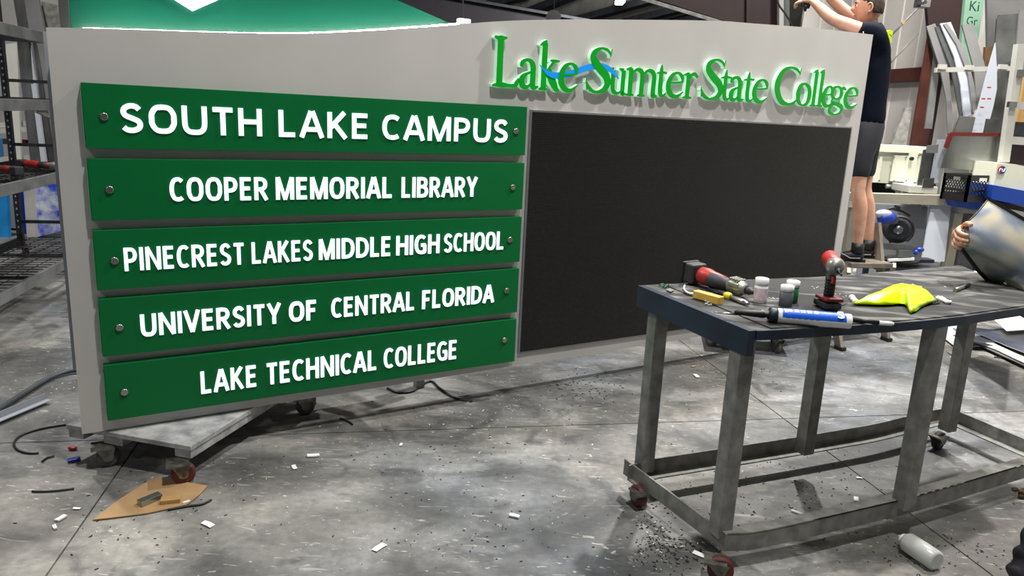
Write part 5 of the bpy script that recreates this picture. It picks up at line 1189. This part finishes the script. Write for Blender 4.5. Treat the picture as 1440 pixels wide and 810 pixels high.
# yellow lettering on the shirt back
q = J(1249, 53, 5.735)
bk_n = (-FV * .62 + LV * .78).normalized(); bk_u = V((0, 0, 1)).cross(bk_n).normalized()
for k, me in enumerate(text_meshes('S', .06, .02)):
    for v in me.vertices: v.co = q + bk_u * (v.co.x - .3) * .11 + V((0, 0, 1)) * (v.co.y - .35) * .13 + bk_n * (v.co.z + .01)
    obj('shirt_letter', me, 'hi_text', mn)
def hand_mesh(wr_, palm_dir, palm_n, th_side, curl=.5, sc=1.0, spread=.12):
    """wrist point, direction of the fingers, palm normal (inward), thumb side vector"""
    pd = V(palm_dir).normalized(); pn = V(palm_n); pn = (pn - pd * pn.dot(pd)).normalized(); ts = V(th_side); ts = (ts - pd * ts.dot(pd) - pn * ts.dot(pn)).normalized()
    wr_ = V(wr_); vs = [wr_, wr_ + pd * .035 * sc, wr_ + pd * .06 * sc]; es = [(0, 1), (1, 2)]; rs = [.024 * sc, (.030 * sc, .019 * sc), (.032 * sc, .016 * sc)]
    for k, (o_, L) in enumerate(((.030, .075), (.010, .085), (-.010, .078), (-.029, .060))):
        base_ = wr_ + pd * .088 * sc + ts * o_ * sc; vs.append(base_); i = len(vs) - 1; es.append((2, i)); rs.append(.0105 * sc); ang = curl * .5; p = base_; dd = pd + ts * (o_ * spread * 8)
        for j, f in enumerate((.45, .32, .23)):
            dr_ = (dd * math.cos(ang) + pn * math.sin(ang)).normalized(); p = p + dr_ * L * f * sc; vs.append(p); es.append((len(vs) - 2, len(vs) - 1)); rs.append((.0094 - .0011 * j) * sc); ang += curl * (.9 + .2 * k * .3)
    b = wr_ + pd * .028 * sc + ts * .024 * sc; vs.append(b); es.append((1, len(vs) - 1)); rs.append(.014 * sc); p = b; ang = .75
    for j, f in enumerate((.036, .030, .024)):
        dr_ = (pd * math.cos(ang) + ts * math.sin(ang) + pn * (.35 + .25 * j * curl)).normalized(); p = p + dr_ * f * sc; vs.append(p); es.append((len(vs) - 2, len(vs) - 1)); rs.append((.0115 - .001 * j) * sc); ang -= .3
    return skin('hand', vs, es, rs, 0, 2)
dN = (wrN - elN).normalized()
obj('hand', hand_mesh(wrN - dN * .01, (dN + V((-.4, 0, -.6))).normalized(), V((0, .5, -1)), LV * -1, .8), 'skin', mn)
dF = (wrF - elF).normalized()
obj('hand', hand_mesh(wrF - dF * .01, (dF + V((-.3, 0, -.3))).normalized(), V((0, -.4, -1)), LV, .7), 'skin', mn)
q = J(1133, 7, 5.93); t = thing('hand_tool', 'small black tool with a thin rod held above the sign top', 'tool', tuple(q))
obj('tool_body', G().box(q, (.07, .03, .035), (0, .3, .3), .006), 'black', t); obj('rod', G().cyl(J(1131, 10, 5.93), J(1125, 46, 5.93), .006), 'steel', t); obj('jaw', G().cyl(J(1133, 7, 5.90), J(1132, 15, 5.93), .012), 'black', t)

# ================================================================== FILM PANEL, ITS HOLDER, CROUCHING LEG
YP = 3.45
fp = thing('film_panel', 'curved shiny metallic panel with black edges held over the right table end', 'panel', tuple(J(1400, 420, YP)))
Lf = [(1389, 281), (1377, 296), (1363, 310), (1349, 328), (1350, 345), (1360, 360), (1374, 378), (1392, 396), (1412, 408)]
Rt = [(1500, 345), (1500, 360), (1500, 372), (1500, 385), (1500, 396), (1500, 404), (1500, 412), (1500, 420), (1500, 428)]
g = G(); rowsA, rowsB = [], []
N_ = 9; grid = []
bm = g.bm
for i, (l, r) in enumerate(zip(Lf, Rt)):
    row = []
    for k in range(N_):
        f = k / (N_ - 1); x = l[0] + (r[0] - l[0]) * f; y = l[1] + (r[1] - l[1]) * f
        row.append(atY(x, y, YP + .05 - .10 * math.sin(f * 2.2) + .10 * ((i - 4) / 4) ** 2 - .05 * f))
    grid.append(row)
vv = [[bm.verts.new(p) for p in row] for row in grid]; v2 = [[bm.verts.new(p + V((0, .006, 0))) for p in row] for row in grid]
for i in range(8):
    for k in range(N_ - 1):
        bm.faces.new((vv[i][k], vv[i][k + 1], vv[i + 1][k + 1], vv[i + 1][k])).smooth = True; bm.faces.new((v2[i][k], v2[i + 1][k], v2[i + 1][k + 1], v2[i][k + 1])).smooth = True
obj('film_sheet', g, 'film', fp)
obj('top_edge', G().strip([grid[0][k] + V((0, -.004, .014)) for k in range(N_)], [grid[0][k] + V((0, -.004, -.022)) for k in range(N_)], (0, .012, 0)), 'black', fp)
lp = cr([tuple(grid[i][0]) for i in range(9)], 4)
obj('side_edge', G().tube(lp, .005, 8, [.003 if i < 12 else .003 + .007 * min(1, (i - 12) / 8) for i in range(len(lp))]), 'black', fp)
obj('bottom_edge', G().tube([grid[8][k] for k in range(N_)], .012, 8), 'black', fp)
obj('foot_pad', G().ball(atY(1424, 410, YP + .04), (.06, .03, .02)), 'black', fp)
hn = thing('person', 'hand and forearm of an out of frame person gripping the shiny panel', 'person', tuple(atY(1350, 345, YP + .1)))
W_ = atY(1358, 324, YP + .12); K_ = atY(1328, 343, YP - .03)
pd = (K_ - W_).normalized()
me = hand_mesh(W_, pd, V((.7, -1, -.25)), V((0, 0, 1)), .8, 1.22)
obj('hand', me, 'skin', hn)
arm = [W_ - pd * .0, atY(1400, 330, YP + .30), atY(1450, 345, YP + .42), atY(1520, 365, YP + .5)]
obj('forearm', G().tube([W_ + pd * .012] + arm[1:], .03, 14, [.022, .036, .043, .046]), 'skin', hn)
# crouching leg at the lower right
cp = thing('person', 'dark bunched trouser leg and shoe of a person at the lower right corner', 'person', tuple(atz(1436, 815, 0)))
A0 = atz(1436, 812, .07)
me = skin('trouser_leg', [A0 + V((-.0, -.02, -.03)), A0 + V((.0, 0, .01)), A0 + V((.02, 0, .06)), A0 + V((.045, .02, .15)), A0 + V((.09, .05, .3)), A0 + V((.3, .1, .42))], [(0, 1), (1, 2), (2, 3), (3, 4), (4, 5)], [.04, .052, .054, .052, .06, .08], 0, 3)
for v in me.vertices:
    k = .007 * math.sin(v.co.z * 75 + v.co.x * 60 + v.co.y * 30) + .004 * math.sin(v.co.x * 120 + v.co.y * 90)
    v.co += V((v.co.x - A0.x, v.co.y - A0.y, 0)).normalized() * k; v.co.z = max(v.co.z, .02)
obj('trouser_leg', me, 'fabric_dark', cp)
obj('shoe', skin('shoe', [A0 + V((.04, .0, -.035)), A0 + V((.08, -.08, -.035)), A0 + V((.1, -.17, -.042))], [(0, 1), (1, 2)], [.035, .035, .027]), 'shoe', cp)
